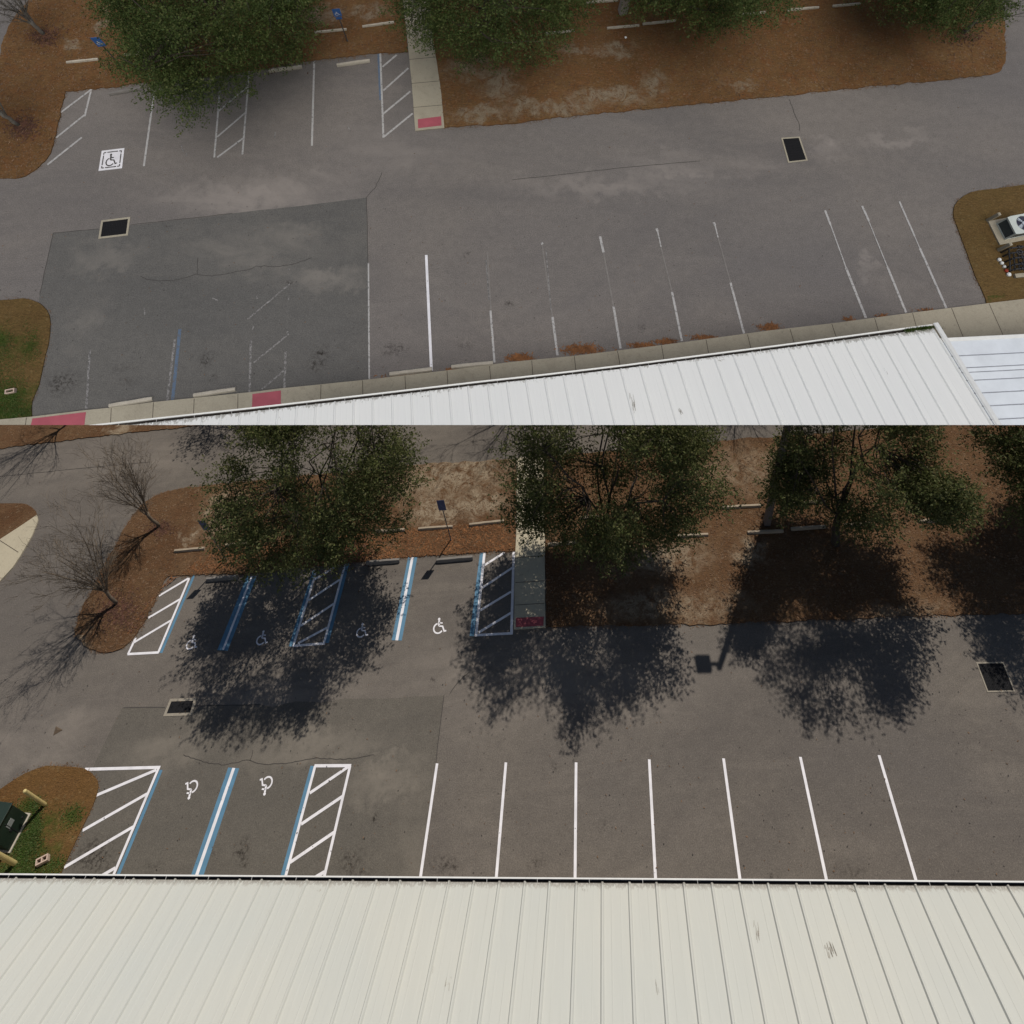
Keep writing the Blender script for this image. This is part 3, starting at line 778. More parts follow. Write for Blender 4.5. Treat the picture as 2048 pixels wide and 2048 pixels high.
tag(obj(LOW, 'paper_scrap', bm, M_card, origin=T(G(116, 1461, z1))), 'small brown triangular scrap on the drive left of the storm drain', 'scrap')


# ------------------------------------------------------------------ metal-roofed building (near)
def roof_building(lot, eave, zl, vp, ribs, L_up, mat, label, cat, giv, ribh=0.055, rough=False, wall_inset=0.55, wide=(0.055, 0.022)):
    """eave: pixel -> panel-end point; ribs: pixel x of each rib at the eave"""
    E = [lot.g(x, eave(x), zl) for x in ribs]
    a, b_ = E[0], E[-1]; e = (b_ - a).normalized()
    up_ = -lot.ray(*vp).normalized()
    Y = -(up_ - e * up_.dot(e)).normalized(); Z = e.cross(Y)
    O = Matrix(((e.x, Y.x, Z.x, a.x), (e.y, Y.y, Z.y, a.y), (e.z, Y.z, Z.z, a.z), (0, 0, 0, 1)))
    if Z.z < 0: raise RuntimeError('roof flipped')
    rt = root(lot, 'metal_roof_building', O, label, cat)
    Oi = O.inverted(); ul = (Oi.to_3x3() @ up_)
    bm = bmesh.new(); prof = []
    for i, p in enumerate(E):
        q = Oi @ p
        prof += [(q.x - wide[0], 0, q.y), (q.x - wide[1], ribh, q.y), (q.x + wide[1], ribh, q.y), (q.x + wide[0], 0, q.y)]
        if i < len(E) - 1:
            q2 = Oi @ E[i + 1]; d = q2.x - q.x
            for f_ in (1 / 3, 2 / 3):
                xm = q.x + d * f_; ym = q.y + (q2.y - q.y) * f_
                prof += [(xm - .022, 0, ym), (xm - .012, .0022, ym), (xm + .012, .0022, ym), (xm + .022, 0, ym)]
    rows = []
    rr = random.Random(3)
    nrow = 10
    for j in range(nrow + 1):
        s_ = L_up * (j / nrow)
        rows.append([bm.verts.new((x + ul.x * s_, y0 + ul.y * s_, zz + .03 + (rr.uniform(-.004, .004) if 0 < j and zz == 0 else 0))) for (x, zz, y0) in prof])
    for j in range(nrow):
        for k in range(len(prof) - 1): bm.faces.new((rows[j][k], rows[j + 1][k], rows[j + 1][k + 1], rows[j][k + 1]))
    bmesh.ops.recalc_face_normals(bm, faces=bm.faces[:])
    if sum(f.normal.z for f in bm.faces) < 0: bmesh.ops.reverse_faces(bm, faces=bm.faces[:])
    # far side of the ridge
    r0 = [v.co.copy() for v in rows[-1]]
    dn = Oi.to_3x3() @ Vector((up_.x, up_.y, -up_.z))
    q = [bm.verts.new(r0[0]), bm.verts.new(r0[-1]), bm.verts.new(r0[-1] + dn * L_up), bm.verts.new(r0[0] + dn * L_up)]
    bm.faces.new(q)
    obj(lot, 'roof', bm, mat, rt, origin=O, clip=lot is UP)
    # gutter in three strips along the eave, level
    hd = Vector((-e.y, e.x, 0)).normalized()             # horizontal, away from the building
    if hd.dot(Y) < 0: hd = -hd
    xs = giv['xs']
    def gl(x, off, dz): return lot.g(x, eave(x), zl) + hd * off + Vector((0, 0, dz))
    def band(bm, o1, z1_, o2, z2_):
        v = [(bm.verts.new(Oi @ gl(x, o1, z1_)), bm.verts.new(Oi @ gl(x, o2, z2_))) for x in xs]
        for i in range(len(v) - 1): bm.faces.new((v[i][0], v[i + 1][0], v[i + 1][1], v[i][1]))
    gw = giv['w']
    bm = bmesh.new()
    band(bm, gw, .0, gw + giv['lip'], .004); band(bm, gw + giv['lip'], .004, gw + giv['lip'] - .01, -.13); band(bm, gw, 0, gw - .005, -.12); band(bm, gw + giv['lip'] - .01, -.13, -.02, -.135)
    if giv.get('straps'):
        for i in range(0, len(E) - 1, 2):
            x = ribs[i] * .5 + ribs[i + 1] * .5
            add_tube(bm, [Oi @ gl(x, 0, 0.0), Oi @ gl(x, gw, 0.0)], [.006, .006], 4)
    obj(lot, 'gutter', bm, M_trim, rt, origin=O, clip=lot is UP)
    bm = bmesh.new(); band(bm, gw - .004, -.10, -.05, -.09); band(bm, -.03, -.1, -.03, .028)
    obj(lot, 'gutter_debris_shade', bm, M_gut, rt, origin=O, clip=lot is UP)
    bm = bmesh.new()
    band(bm, -wall_inset, -.06, -wall_inset, -zl + .03); band(bm, -.03, -.14, -wall_inset, -.14)
    obj(lot, 'wall', bm, M_wall, rt, origin=O, clip=lot is UP)
    return rt, O


ribsL = [33, 71, 109, 148, 189, 228, 268, 309.5, 351, 393.5, 437, 480, 524, 568, 614, 660, 706, 753, 800.6, 849.4, 898.5, 948, 999, 1050, 1099.5, 1153, 1205, 1259, 1313, 1368, 1424, 1479, 1536, 1593, 1651, 1710, 1770, 1831, 1892, 1954, 2016]
for k in range(9): ribsL.insert(0, ribsL[0] - 37 + k * .7)
for k in range(5): ribsL.append(ribsL[-1] + 64 + k)
ribsL = [x + 0.0 for x in ribsL]
eaveL = lambda x: 1758.5 + (x / 2048) * 16.5
rtL, OL = roof_building(LOW, eaveL, 3.2, (1205, 333), ribsL, 9.0, M_roof, 'long building with a pale ribbed metal roof along the bottom of the photo', 'building',
              dict(xs=[-330 + 45 * i for i in range(61)], w=.105, lip=.036, straps=True))

def roof_marks(lot, rt, O, marks, clip=False):
    Oi = O.inverted(); bm = bmesh.new(); rr = random.Random(2)
    for (x0, y0, x1, y1, w_, n_) in marks:
        A = []
        for (x, y) in ((x0, y0), (x1, y1)):
            d = lot.ray(x, y); c0 = Vector((0, 0, lot.H)); Z = O.to_3x3() @ Vector((0, 0, 1)); P = O.translation + Z * .038
            A.append(Oi @ (c0 + d * ((P - c0).dot(Z) / d.dot(Z))))
        for _ in range(n_):
            o_ = Vector((rr.uniform(-1, 1), 0, 0)) * w_ * 2; a = A[0].lerp(A[1], rr.uniform(0, .5)) + o_; b_ = a + (A[1] - A[0]) * rr.uniform(.08, .45) + o_ * .2
            wd2 = w_ * rr.uniform(.2, .5); z = a.z
            bm.faces.new([bm.verts.new(p) for p in (Vector((a.x - wd2 * .3, a.y, z)), Vector((b_.x - wd2 * .5, b_.y, z)), Vector((b_.x + wd2 * .5, b_.y, z)), Vector((a.x + wd2 * .3, a.y, z)))])
    obj(lot, 'roof_stain', bm, M_mark, rt, origin=O, clip=clip)


roof_marks(LOW, rtL, OL, [(1511, 1840, 1516, 1895, .03, 12), (1655, 1880, 1672, 1935, .06, 14), (898, 1950, 892, 1990, .03, 7), (865, 1925, 858, 1975, .02, 5), (1700, 1775, 1712, 1785, .05, 10), (640, 1775, 636, 1790, .03, 4), (1170, 1775, 1172, 1788, .04, 5), (245, 1786, 240, 1796, .03, 3), (1310, 1950, 1318, 2010, .02, 4)])

# ------------------------------------------------------------------ the cloudy (far) lot: ground
U = UP.g
sheet(UP, 'asphalt_terrace', [(-900, 850), (3000, 850), (3000, -900), (-900, -900)], 0.0, M_asph_u)
bm = bmesh.new()                                                     # retaining face along the terrace's front edge
for i in range(2):
    pass
vs = [bm.verts.new(U(x, 850, z)) for x, z in ((-900, 0), (3000, 0), (3000, -3), (-900, -3))]
bm.faces.new(vs); tag(obj(UP, 'terrace_retaining_face', bm, M_conc_u), kind='structure')
sheet(UP, 'resurfaced_asphalt', [(107, 466), (197, 458), (300, 447), (400, 436), (464, 427), (512, 421), (600, 412), (733, 395), (735, 450), (736, 526), (738, 640), (739, 762), (560, 790), (300, 815), (60, 840), (60, 700), (79.5, 589)], z1, M_patch_u, jit=.015)
sheet(UP, 'mulch_bed', [(62, 0), (46.6, 14), (38, 23), (31, 34), (22, 48), (15.5, 62), (8, 80), (3, 96), (0, 116), (-8, 150), (-60, 300), (-40, 345), (-15, 354), (15, 357), (40, 356.4), (52, 353), (61, 347), (71, 341), (79.5, 334), (90, 324), (98, 313), (104, 300), (108.7, 286), (116.6, 252), (122, 225), (132.5, 183), (160, 181), (225, 175), (310, 164), (420, 152), (512, 140), (618, 123), (758.5, 107), (817, 105), (806, 0), (795, -150), (120, -120), (85, -30)], 0.05, M_mulch_u, thick=.07, jit=.05, step=.14)
sheet(UP, 'mulch_bed', [(860, -150), (860, 0), (866, 87), (874, 127), (883, 191), (888, 257), (960, 251), (1024, 248), (1100, 238), (1183, 229), (1355, 212), (1536, 195), (1774.5, 171), (1960, 153), (1981, 150), (1993, 146), (2002, 140), (2008, 128), (2010, 114), (2011, 90), (2009, 66), (2002, 0), (1990, -150)], 0.05, M_mulch_u, thick=.07, jit=.05, step=.14)
sheet(UP, 'footpath', [(806, -150), (806, 0), (812, 50), (817, 100.7), (825, 185.5), (831, 263), (889, 257), (883, 191), (874, 127), (867, 87), (860, 0), (858, -150)], .065, M_conc_u, thick=.09, jit=.012)
sheet(UP, 'tactile_paving', [(836, 240), (882.5, 234), (883.5, 252.5), (836.6, 258)], .071, M_red_u)
sheet(UP, 'grass_island', [(-90, 606), (0, 601), (48, 597), (64, 600), (77, 605), (87, 612), (95, 621), (100, 632), (102, 645), (101, 665), (98, 690), (87.5, 732), (79.5, 769.5), (66, 801), (64, 815), (65, 834), (0, 840), (-90, 847)], .05, M_turf_u, thick=.07, jit=.02)
sheet(UP, 'grass_island', [(2200, 350), (2042, 370.7), (2003, 376), (1971, 379.8), (1955, 382), (1941, 385), (1927, 392), (1915, 401.8), (1908, 412), (1905.6, 422.5), (1906, 434), (1910, 445.8), (1920.5, 474), (1938.6, 523.4), (1950, 554.5), (1969.6, 597), (1972, 609), (2048, 600), (2200, 582)], .05, M_turf_u, thick=.07, jit=.025)
walk = [(-60, 846), (0, 839.7), (65, 834), (172, 821), (222.6, 816), (307, 805), (512, 784), (562, 777.5), (642, 769.5), (740, 759.4), (893.6, 741.7), (1024, 724.5), (1148.6, 712.5), (1323.5, 691), (1536, 662), (1663, 647.6), (1825, 626), (1970.6, 608), (2048, 598.6), (2200, 580), (2200, 850), (-60, 850)]
sheet(UP, 'sidewalk', walk, .11, M_conc_u, thick=.13)
bm = bmesh.new()
jn = [((53, 835), (51, 850)), ((222.6, 816), (221, 850)), ((307, 805), (305, 840)), ((388.5, 797), (387, 830)), ((476, 788), (475.5, 820)), ((642, 769.5), (641, 806)), ((725, 761), (726, 796)), ((810, 751.5), (811.5, 784)), ((894, 741.7), (896, 774)), ((979, 732), (982, 764)), ((1063.5, 721), (1066, 755)),
      ((1148.6, 712.5), (1152, 742)), ((1235, 702), (1240, 730)), ((1323, 691), (1328, 720)), ((1412, 679), (1417, 706)), ((1495, 669), (1502, 698)), ((1580, 658), (1589, 688)), ((1663.5, 648), (1673, 676)), ((1749, 636), (1758, 666)), ((1825, 626), (1833, 655)), ((1903, 616), (1927, 676)), ((1978, 607), (2006, 670)), ((2052, 598), (2085, 660))]
for a, b_ in jn: stroke(bm, [U(*a, .11), U(*b_, .11)], .022, .1145)
for y in (117, 165, 213): stroke(bm, [U(817 + (y - 100) * .085, y + 2, .065), U(869 + (y - 87) * .125, y - 3, .065)], .022, .0695)
tag(obj(UP, 'sidewalk_joints', bm, M_joint, clip=True), kind='structure')
sheet(UP, 'tactile_paving', None, .1165, M_red_u, world=[U(x, y, .11) for x, y in ((65, 837), (172, 824), (169, 850), (62, 850))])
sheet(UP, 'tactile_paving', None, .1165, M_red_u, world=[U(x, y, .11) for x, y in ((505, 788), (562, 781), (562, 809), (504, 816))])
bm = bmesh.new()
for pts in ([(281, 552), (294, 559), (315, 561.5), (342, 562), (368, 556), (392, 548), (424, 552), (464, 545.6), (503, 537.6), (512, 532), (560, 533), (591, 527), (623, 516)], [(764, 344.5), (750.5, 376), (733, 395)], [(1578, 199), (1589, 228), (1597, 244), (1599.6, 262)], [(395, 548), (396, 515)]):
    stroke(bm, wiggle([U(*p) for p in pts], .1, .02, rnd), .018, z2)
tag(obj(UP, 'asphalt_cracks', bm, M_crack), kind='structure')
bm = bmesh.new()
for pts in ([(107, 466), (197, 458)], [(261, 450), (464, 427)], [(733, 395), (736, 526)], [(79.5, 589), (107, 466)], [(1024, 360), (1250, 335), (1400, 322)]):
    stroke(bm, wiggle([U(*p) for p in pts], .4, .01, rnd), .022, z2)
tag(obj(UP, 'paving_seams', bm, M_seamline), kind='structure')
# worn markings
ww = .085
line(UP, 'hatched_access_bay', [((122, 225), (183, 179)), ((112.6, 275.6), (172, 228)), ((95.4, 329.4), (164, 275)), ((183, 179), (169.6, 233))], M_white_old, ww)
line(UP, 'stall_line', [((308.7, 183), (288, 332.6))], M_white_old, ww)
line(UP, 'hatched_access_bay', [((440, 180), (428.8, 315)), ((499, 138), (485, 309)), ((437, 222.6), (494, 175)), ((434.6, 274), (493, 224)), ((434.6, 315), (486, 277))], M_white_old, ww * .9)
line(UP, 'stall_line', [((628.6, 123), (624, 291.5))], M_white_old, ww)
line(UP, 'hatched_access_bay', [((760.6, 107), (767, 275.6)), ((765, 134), (793.4, 110)), ((766.4, 181.5), (816.8, 136.5)), ((766, 228.4), (820.7, 183)), ((767.7, 274), (825.5, 227))], M_white_old, ww)
line(UP, 'blue_line', [((757, 108), (761, 200), .1), ((360, 658), (345, 803), .12)], M_blue_old, z=.0082)
line(UP, 'faded_stall_line', [((350, 679), (334.4, 803)), ((502, 679), (499.5, 786)), ((571.6, 703), (569, 777)), ((180, 700), (173, 818)), ((972, 520), (978, 600), .05), ((1092, 500), (1102, 620), .04), ((494, 640), (580, 568), .06), ((508, 725), (578, 668), .06), ((524, 778), (570, 740), .07)], M_white_vold, ww)
for a, b_, w_ in (((737, 526), (738.6, 759), .06), ((852.5, 510), (863, 742), .105), ((981, 621), (989, 725), .08), ((1105, 634), (1115, 711), .09), ((1227, 613), (1241, 697), .09), ((1344, 584), (1363.7, 682), .085), ((1461, 565.5), (1487.8, 667), .085), ((1692, 536), (1731.6, 636), .095), ((1774.5, 533.7), (1812, 625.5), .09), ((1839.4, 496.5), (1892.4, 616.3), .09)):
    line(UP, 'stall_line', [(a, b_, w_)], M_white if w_ == .105 else M_white_old)
line(UP, 'faded_stall_line', [((1200, 473), (1207, 505)), ((1314, 458), (1322, 494), .05), ((1428.7, 446), (1436, 475), .05), ((1650, 421), (1660.6, 449), .09), ((1660.6, 449), (1692, 536), .05), ((1724, 412), (1737.4, 442), .09), ((1737, 442), (1774.5, 533.7), .04), ((1798.4, 403), (1829, 472.7), .075), ((1829, 473), (1839, 496), .04), ((1083, 485), (1085, 489)), ((1427, 445), (1430, 451), .1), ((1313, 457), (1315, 463), .1)], M_white_old)
line(UP, 'faded_stall_line', [((1084, 488), (1105, 634), .05), ((1207, 506), (1227, 613), .05), ((1322, 495), (1344, 584), .045), ((1436, 476), (1461, 565), .045), ((975, 505), (982, 621), .045)], M_white_ghost)
# stencilled block
Pq = [U(197, 342), U(244, 336.5), U(249, 296), (U(203.5, 301.6))]
c = sum(Pq, Vector()) / 4; rt = root(UP, 'stencilled_symbol_block', T(c + Vector((0, 0, z1))), 'white painted block with a dark wheelchair stencil in the far lot', 'painted symbol')
f = bil([p - c for p in Pq])
bm = bmesh.new(); bm.faces.new([bm.verts.new(f(*st)) for st in ((0, 0), (1, 0), (1, 1), (0, 1))]); obj(UP, 'white_block', bm, M_white, rt)
bm = bmesh.new(); symbol(bm, lambda a, b_: f(.22 + a * .56, .18 + b_ * .62), .004)
for a, b_ in (((.12, .12), (.88, .12)), ((.12, .88), (.88, .88)), ((.12, .12), (.12, .88)), ((.88, .12), (.88, .88))):
    for s0, s1 in ((.0, .13), (.19, .81), (.87, 1.0)):
        lerp = lambda q: f(a[0] + (b_[0] - a[0]) * q, a[1] + (b_[1] - a[1]) * q)
        stroke(bm, [lerp(s0), lerp(s1)], .045, .0045)
bmesh.ops.recalc_face_normals(bm, faces=bm.faces[:])
for fc in bm.faces:
    if fc.normal.z < 0: fc.normal_flip()
obj(UP, 'wheelchair_stencil', bm, M_seamline, rt)
# fragments of older symbols
line(UP, 'faded_symbol_fragments', [((363, 290), (364, 298)), ((364, 299), (368, 303)), ((372, 306), (374, 312)), ((551, 264), (549, 276)), ((696, 254), (699, 259)), ((700, 262), (702, 262)), ((289, 616), (290, 630)), ((425, 596), (436, 601)), ((574, 541), (580, 538)), ((515, 598), (514, 592)), ((577, 600), (579, 594)), ((574, 667), (576, 662)), ((505, 660), (508, 652))], M_white_vold, .05)

drain(UP, [(203, 441), (261, 434), (256, 471), (197, 478)], 'black storm drain grate at the corner of the dark patch in the overcast lot', .08)
drain(UP, [(1562, 276), (1599, 273.5), (1615.5, 321.4), (1576, 326)], 'black storm drain grate with pale frame on the open drive of the overcast lot', .06)

gm = 'concrete wheel stops on the mulch of the overcast lot'
for a, b_, lab in (((134, 125.5), (197.4, 119), 'pale wheel stop on the mulch below the bright blue sign near the top left'),
                   ((250, 110), (303, 104), 'wheel stop mostly hidden under the left side of the first overcast oak'),
                   ((318, 102), (372, 95), 'wheel stop glimpsed through the middle of the first overcast oak'),
                   ((630, 65.4), (693.5, 59.5), 'wheel stop crossed by the post of the blue sign at the top'),
                   ((725, 54), (788.4, 45), 'wheel stop just left of the footpath at the top of the photo'),
                   ((1171, 6), (1236, 1.5), 'wheel stop at the top edge left of the pale pole foot'),
                   ((1214, 57), (1278, 51.5), 'weathered wheel stop just below the pale pole foot'),
                   ((1285, 49), (1351, 42), 'dull half buried wheel stop right of the one below the pole foot'),
                   ((1090, 68), (1149, 62), 'wheel stop poking from the right edge of the second overcast oak'),
                   ((1574, 21), (1637, 15.5), 'wheel stop right of the third overcast oak at the top edge'),
                   ((1664.5, 13), (1720, 8), 'wheel stop just left of the last overcast oak at the top edge'),
                   ((1482, 30), (1530, 25), 'wheel stop hidden under the right side of the third overcast oak')):
    wheel_stop(UP, a, b_, M_stop, lab, gm, .05, .12, .09)
gm = 'grey wheel stops at the stall heads of the overcast lot'
for a, b_, lab in (((220, 189), (287, 177), 'dark grey wheel stop left of the first overcast oak at the mulch edge'),
                   ((538.5, 143), (604.8, 134.6), 'pale grey wheel stop right of the first overcast oak'),
                   ((674.4, 131.7), (740.4, 122.5), 'pale grey wheel stop in the stall left of the worn hatching by the footpath')):
    wheel_stop(UP, a, b_, M_stop_dk if a[0] < 300 else M_stop, lab, gm, .005, .17, .13)
gm = 'wheel stops along the building sidewalk'
for a, b_, lab in (((221, 812), (307, 797.5), 'grey wheel stop on the sidewalk edge nearest the red pad at the grass'),
                   ((389, 791), (472.5, 778.5), 'grey wheel stop on the sidewalk edge just left of the second red pad'),
                   ((779.6, 748.5), (864.5, 738.5), 'wheel stop with orange straw behind it between two white lines at the sidewalk'),
                   ((903, 734), (986, 726), 'wheel stop at the sidewalk right of the brightest white line')):
    wheel_stop(UP, a, b_, M_stop, lab, gm, .005, .19, .15)

rt, bm = sign(UP, (250.4, 140.5), 2.45, .36, .62, Vector((1, .12, 0)), 'bright blue wheelchair parking sign on a thin post at the top left'); bm.free()
rt, bm = sign(UP, (694.9, 82), 2.3, .34, .50, Vector((1, .12, 0)), 'bright blue wheelchair parking sign near the top centre, left of the footpath'); obj(UP, 'lower_panel', bm, M_signblue, rt)
light_pole(UP, (1245, 24), 9.4, .38, Vector((-1, -.2, 0)), 'foot of a pale square light pole at the top edge of the photo')

# far building
ribsU = [142, 180, 218, 256, 294, 331, 370, 407, 444, 482, 520, 557, 595, 632.6, 671, 708.6, 746.5, 785, 823, 861, 899, 937, 976, 1014, 1052, 1089, 1127, 1164.5, 1204, 1241, 1279, 1317, 1354, 1391, 1428, 1465.6, 1503.7, 1540, 1576, 1613, 1650, 1686, 1721.5, 1757, 1793, 1830, 1864]
ex = [100, 180, 520, 746, 976, 1052, 1241, 1465, 1576, 1721, 1830, 1880]; ey = [868, 859.5, 822.5, 796.5, 769.5, 761.6, 739.6, 710.7, 696.6, 676.8, 662, 655.5]
eaveU = lambda x: float(np.interp(x, ex, ey))
rtb, OB = roof_building(UP, eaveU, 2.6, (740, -1180), ribsU, 13.0, M_roof_u, 'bright white ribbed metal roof building with debris-filled gutter in the overcast lot', 'building',
                        dict(xs=[100 + 44.2 * i for i in range(41)], w=.11, lip=.05, straps=True), ribh=.034, wide=(.05, .014))
roof_marks(UP, rtb, OB, [(1262, 785, 1270, 835, .03, 12), (1357, 815, 1366, 838, .03, 9), (1440, 718, 1450, 724, .05, 10), (850, 790, 851, 796, .05, 6), (1770, 735, 1776, 750, .02, 3), (560, 830, 560, 845, .02, 3)], True)
OBi = OB.inverted(); upU = -UP.ray(740, -1180).normalized()
E1 = UP.g(1868, eaveU(1868), 2.6); ev = (UP.g(1868, eaveU(1868), 2.6) - UP.g(1700, eaveU(1700), 2.6)).normalized()
hdU = Vector((-ev.y, ev.x, 0)).normalized(); nU = ev.cross(-upU).normalized()
bm = bmesh.new()
c0 = E1 + hdU * .16; pts = [(c0 + ev * a + nU * b_) for a, b_ in ((0, .045), (.04, .075), (.17, .075), (.20, .04), (.20, -.18))]
v0 = [bm.verts.new(OBi @ p) for p in pts]; v1 = [bm.verts.new(OBi @ (p + upU * 13)) for p in pts]
for i in range(len(pts) - 1): bm.faces.new((v0[i], v0[i + 1], v1[i + 1], v1[i]))
bm.faces.new(v0)
bmesh.ops.recalc_face_normals(bm, faces=bm.faces[:])
obj(UP, 'rake_trim', bm, M_trim, rtb, origin=OB, clip=True)
bm = bmesh.new(); c0 = E1 + hdU * .02
v = [bm.verts.new(OBi @ (c0 + ev * a + nU * .047 + upU * s_)) for a, s_ in ((-.012, 0), (.008, 0), (.008, 13), (-.012, 13))]
bm.faces.new(v); obj(UP, 'trim_seam', bm, M_seamline, rtb, origin=OB, clip=True)

# annex with the lapped roof
zA = 2.1
P0, P1 = UP.g(1898, 683, zA), UP.g(2200, 668, zA); ea = (P1 - P0).normalized(); P0 = P0 - ea * 3.0; hda = Vector((-ea.y, ea.x, 0))
O2 = T(P0); rt = root(UP, 'annex_building', O2, 'white lapped-panel roof of the annex beside the big metal roof', 'building')
bm = bmesh.new()
upA = (-hda * 1.0 + Vector((0, 0, .10))).normalized(); nA = ea.cross(-upA)
if nA.z < 0: nA = -nA
steps = [0, .55, .98, 1.14, 1.42, 1.86, 2.3, 2.75, 3.2, 3.6, 4.1, 4.6, 5.2]
for i in range(len(steps) - 1):
    a0 = upA * steps[i] + nA * (.022 if i else 0); a1 = upA * (steps[i + 1] + .02) - nA * .012
    q = [a0, a0 + ea * 13, a1 + ea * 13, a1]
    v = [bm.verts.new(p) for p in q]; bm.faces.new(v)
    if i:
        v2 = [bm.verts.new(p) for p in (a0, a0 + ea * 13, a0 + ea * 13 - nA * .03, a0 - nA * .03)]; bm.faces.new(v2)
obj(UP, 'roof', bm, M_annex, rt, origin=O2, clip=True)
bm = bmesh.new()
for i in range(1, len(steps) - 1):
    a0 = upA * (steps[i] - .004) + nA * .024; a1 = upA * (steps[i] - .034) + nA * .006
    v = [bm.verts.new(p) for p in (a0, a0 + ea * 13, a1 + ea * 13, a1)]; bm.faces.new(v)
obj(UP, 'lap_shade_strips', bm, M_lap, rt, origin=O2, clip=True)  # strips carry the painted shade of the lap gaps
bm = bmesh.new(); add_box(bm, (0, 0, -.16), (13, .13, .03), .008, M=frame(Vector((0, 0, 0)), ea)); obj(UP, 'fascia', bm, M_trim, rt, origin=O2, clip=True)
bm = bmesh.new(); add_box(bm, (0, -.5, -zA + .1), (13, -.35, -.05), M=frame(Vector((0, 0, 0)), ea)); obj(UP, 'wall', bm, M_wall, rt, origin=O2, clip=True)

# air-conditioning unit in the right-hand bed
Ab, Bb = U(1992, 447, .12), U(2008.5, 480, .12)
y_ = (Ab - Bb).normalized(); x_ = Vector((y_.y, -y_.x, 0)); dA = (Ab - Bb).length; wA = 1.05
FM = Matrix(((x_.x, y_.x, 0, Bb.x), (x_.y, y_.y, 0, Bb.y), (0, 0, 1, Bb.z), (0, 0, 0, 1)))
rt = root(UP, 'air_conditioner', FM, 'pale outdoor air-conditioning unit with a fan on top at the right edge', 'air conditioner')
bm = bmesh.new(); add_box(bm, (-.26, -.16, -.09), (wA + .3, dA + .16, -.002), .01); obj(UP, 'pad', bm, M_conc_u, rt)
bm = bmesh.new(); hA = .72
for (x, y) in ((0, 0), (wA - .05, 0), (0, dA - .05), (wA - .05, dA - .05)): add_box(bm, (x, y, 0), (x + .05, y + .05, hA - .06))
add_box(bm, (0.003, .003, 0), (wA - .003, dA - .003, .07)); add_box(bm, (.003, .05, hA - .12), (.045, dA - .05, hA - .06)); obj(UP, 'cabinet', bm, M_acw, rt)
bm = bmesh.new(); add_box(bm, (.02, .02, .072), (wA - .02, dA - .02, hA - .061))
for k in range(16): add_box(bm, (.008, .055, .09 + k * .033), (.02, dA - .055, .098 + k * .033))
obj(UP, 'coil_panel', bm, M_coil, rt)
bm = bmesh.new(); cx_, cy_, rf = wA / 2, dA / 2, min(wA, dA) * .42
n = 32; ci = [bm.verts.new((cx_ + rf * math.cos(2 * PI * k / n), cy_ + rf * math.sin(2 * PI * k / n), hA)) for k in range(n)]
sq = []
for k in range(n):
    a = 2 * PI * k / n; c_, s_ = math.cos(a), math.sin(a); m_ = max(abs(c_) / (wA / 2 + .02), abs(s_) / (dA / 2 + .02)); sq.append(bm.verts.new((cx_ + c_ / m_, cy_ + s_ / m_, hA)))
cd = [bm.verts.new((v_.co.x, v_.co.y, hA - .06)) for v_ in ci]; sd = [bm.verts.new((v_.co.x, v_.co.y, hA - .058)) for v_ in sq]
for k in range(n):
    j = (k + 1) % n
    bm.faces.new((ci[k], sq[k], sq[j], ci[j])); bm.faces.new((cd[k], ci[k], ci[j], cd[j])); bm.faces.new((sq[k], sd[k], sd[j], sq[j]))
obj(UP, 'top_panel', bm, M_acw, rt)
bm = bmesh.new(); bm.faces.new([bm.verts.new((cx_ + rf * math.cos(2 * PI * k / n), cy_ + rf * math.sin(2 * PI * k / n), hA - .057)) for k in range(n)]); obj(UP, 'fan_well', bm, M_navy, rt)
bm = bmesh.new()
for k in range(4):
    a0 = k * PI / 2 + .3
    v = [bm.verts.new((cx_ + r_ * math.cos(a0 + d_), cy_ + r_ * math.sin(a0 + d_), hA - zz)) for r_, d_, zz in ((.07, -.5, .03), (rf * .93, -.05, .045), (rf * .9, .55, .02), (.07, .5, .015))]
    bm.faces.new(v)
add_tube(bm, [Vector((cx_, cy_, hA - .04)), Vector((cx_, cy_, hA - .005))], [.09, .08], 12); obj(UP, 'fan', bm, M_fan, rt)
bm = bmesh.new()
for rr_ in (.3, .55, .8): 
    add_tube(bm, [Vector((cx_ + rf * rr_ * math.cos(2 * PI * k / 24), cy_ + rf * rr_ * math.sin(2 * PI * k / 24), hA + .012)) for k in range(25)], [.004] * 25, 4, False)
for k in range(8): add_tube(bm, [Vector((cx_ + .06 * math.cos(k * PI / 4), cy_ + .06 * math.sin(k * PI / 4), hA + .014)), Vector((cx_ + rf * 1.04 * math.cos(k * PI / 4), cy_ + rf * 1.04 * math.sin(k * PI / 4), hA + .004))], [.004, .004], 4)
obj(UP, 'fan_guard', bm, M_steel, rt)
for bs, lab in (((1975, 441), 'stubby concrete post behind the air-conditioning unit'), ((1997, 500), 'stubby concrete post between the air-conditioning unit and the valves')):
    bm = bmesh.new(); add_box(bm, (-.06, -.06, 0), (.06, .06, .74), .012)
    add_box(bm, (-.035, -.035, .742), (.035, .035, .76), .004)
    tag(obj(UP, 'concrete_post', bm, M_conc_u, origin=frame(U(*bs, .05), x_)), lab, 'post', 'concrete posts round the air-conditioning unit')
bm = bmesh.new(); a, b_ = U(2027, 553, .05), U(2110, 545, .05); L_ = (b_ - a).length
add_box(bm, (0, -.08, 0), (L_, .08, .12), .012); tag(obj(UP, 'concrete_sleeper', bm, M_conc_u, origin=frame(a, b_ - a)), 'low concrete sleeper lying below the valves at the right edge', 'concrete block')
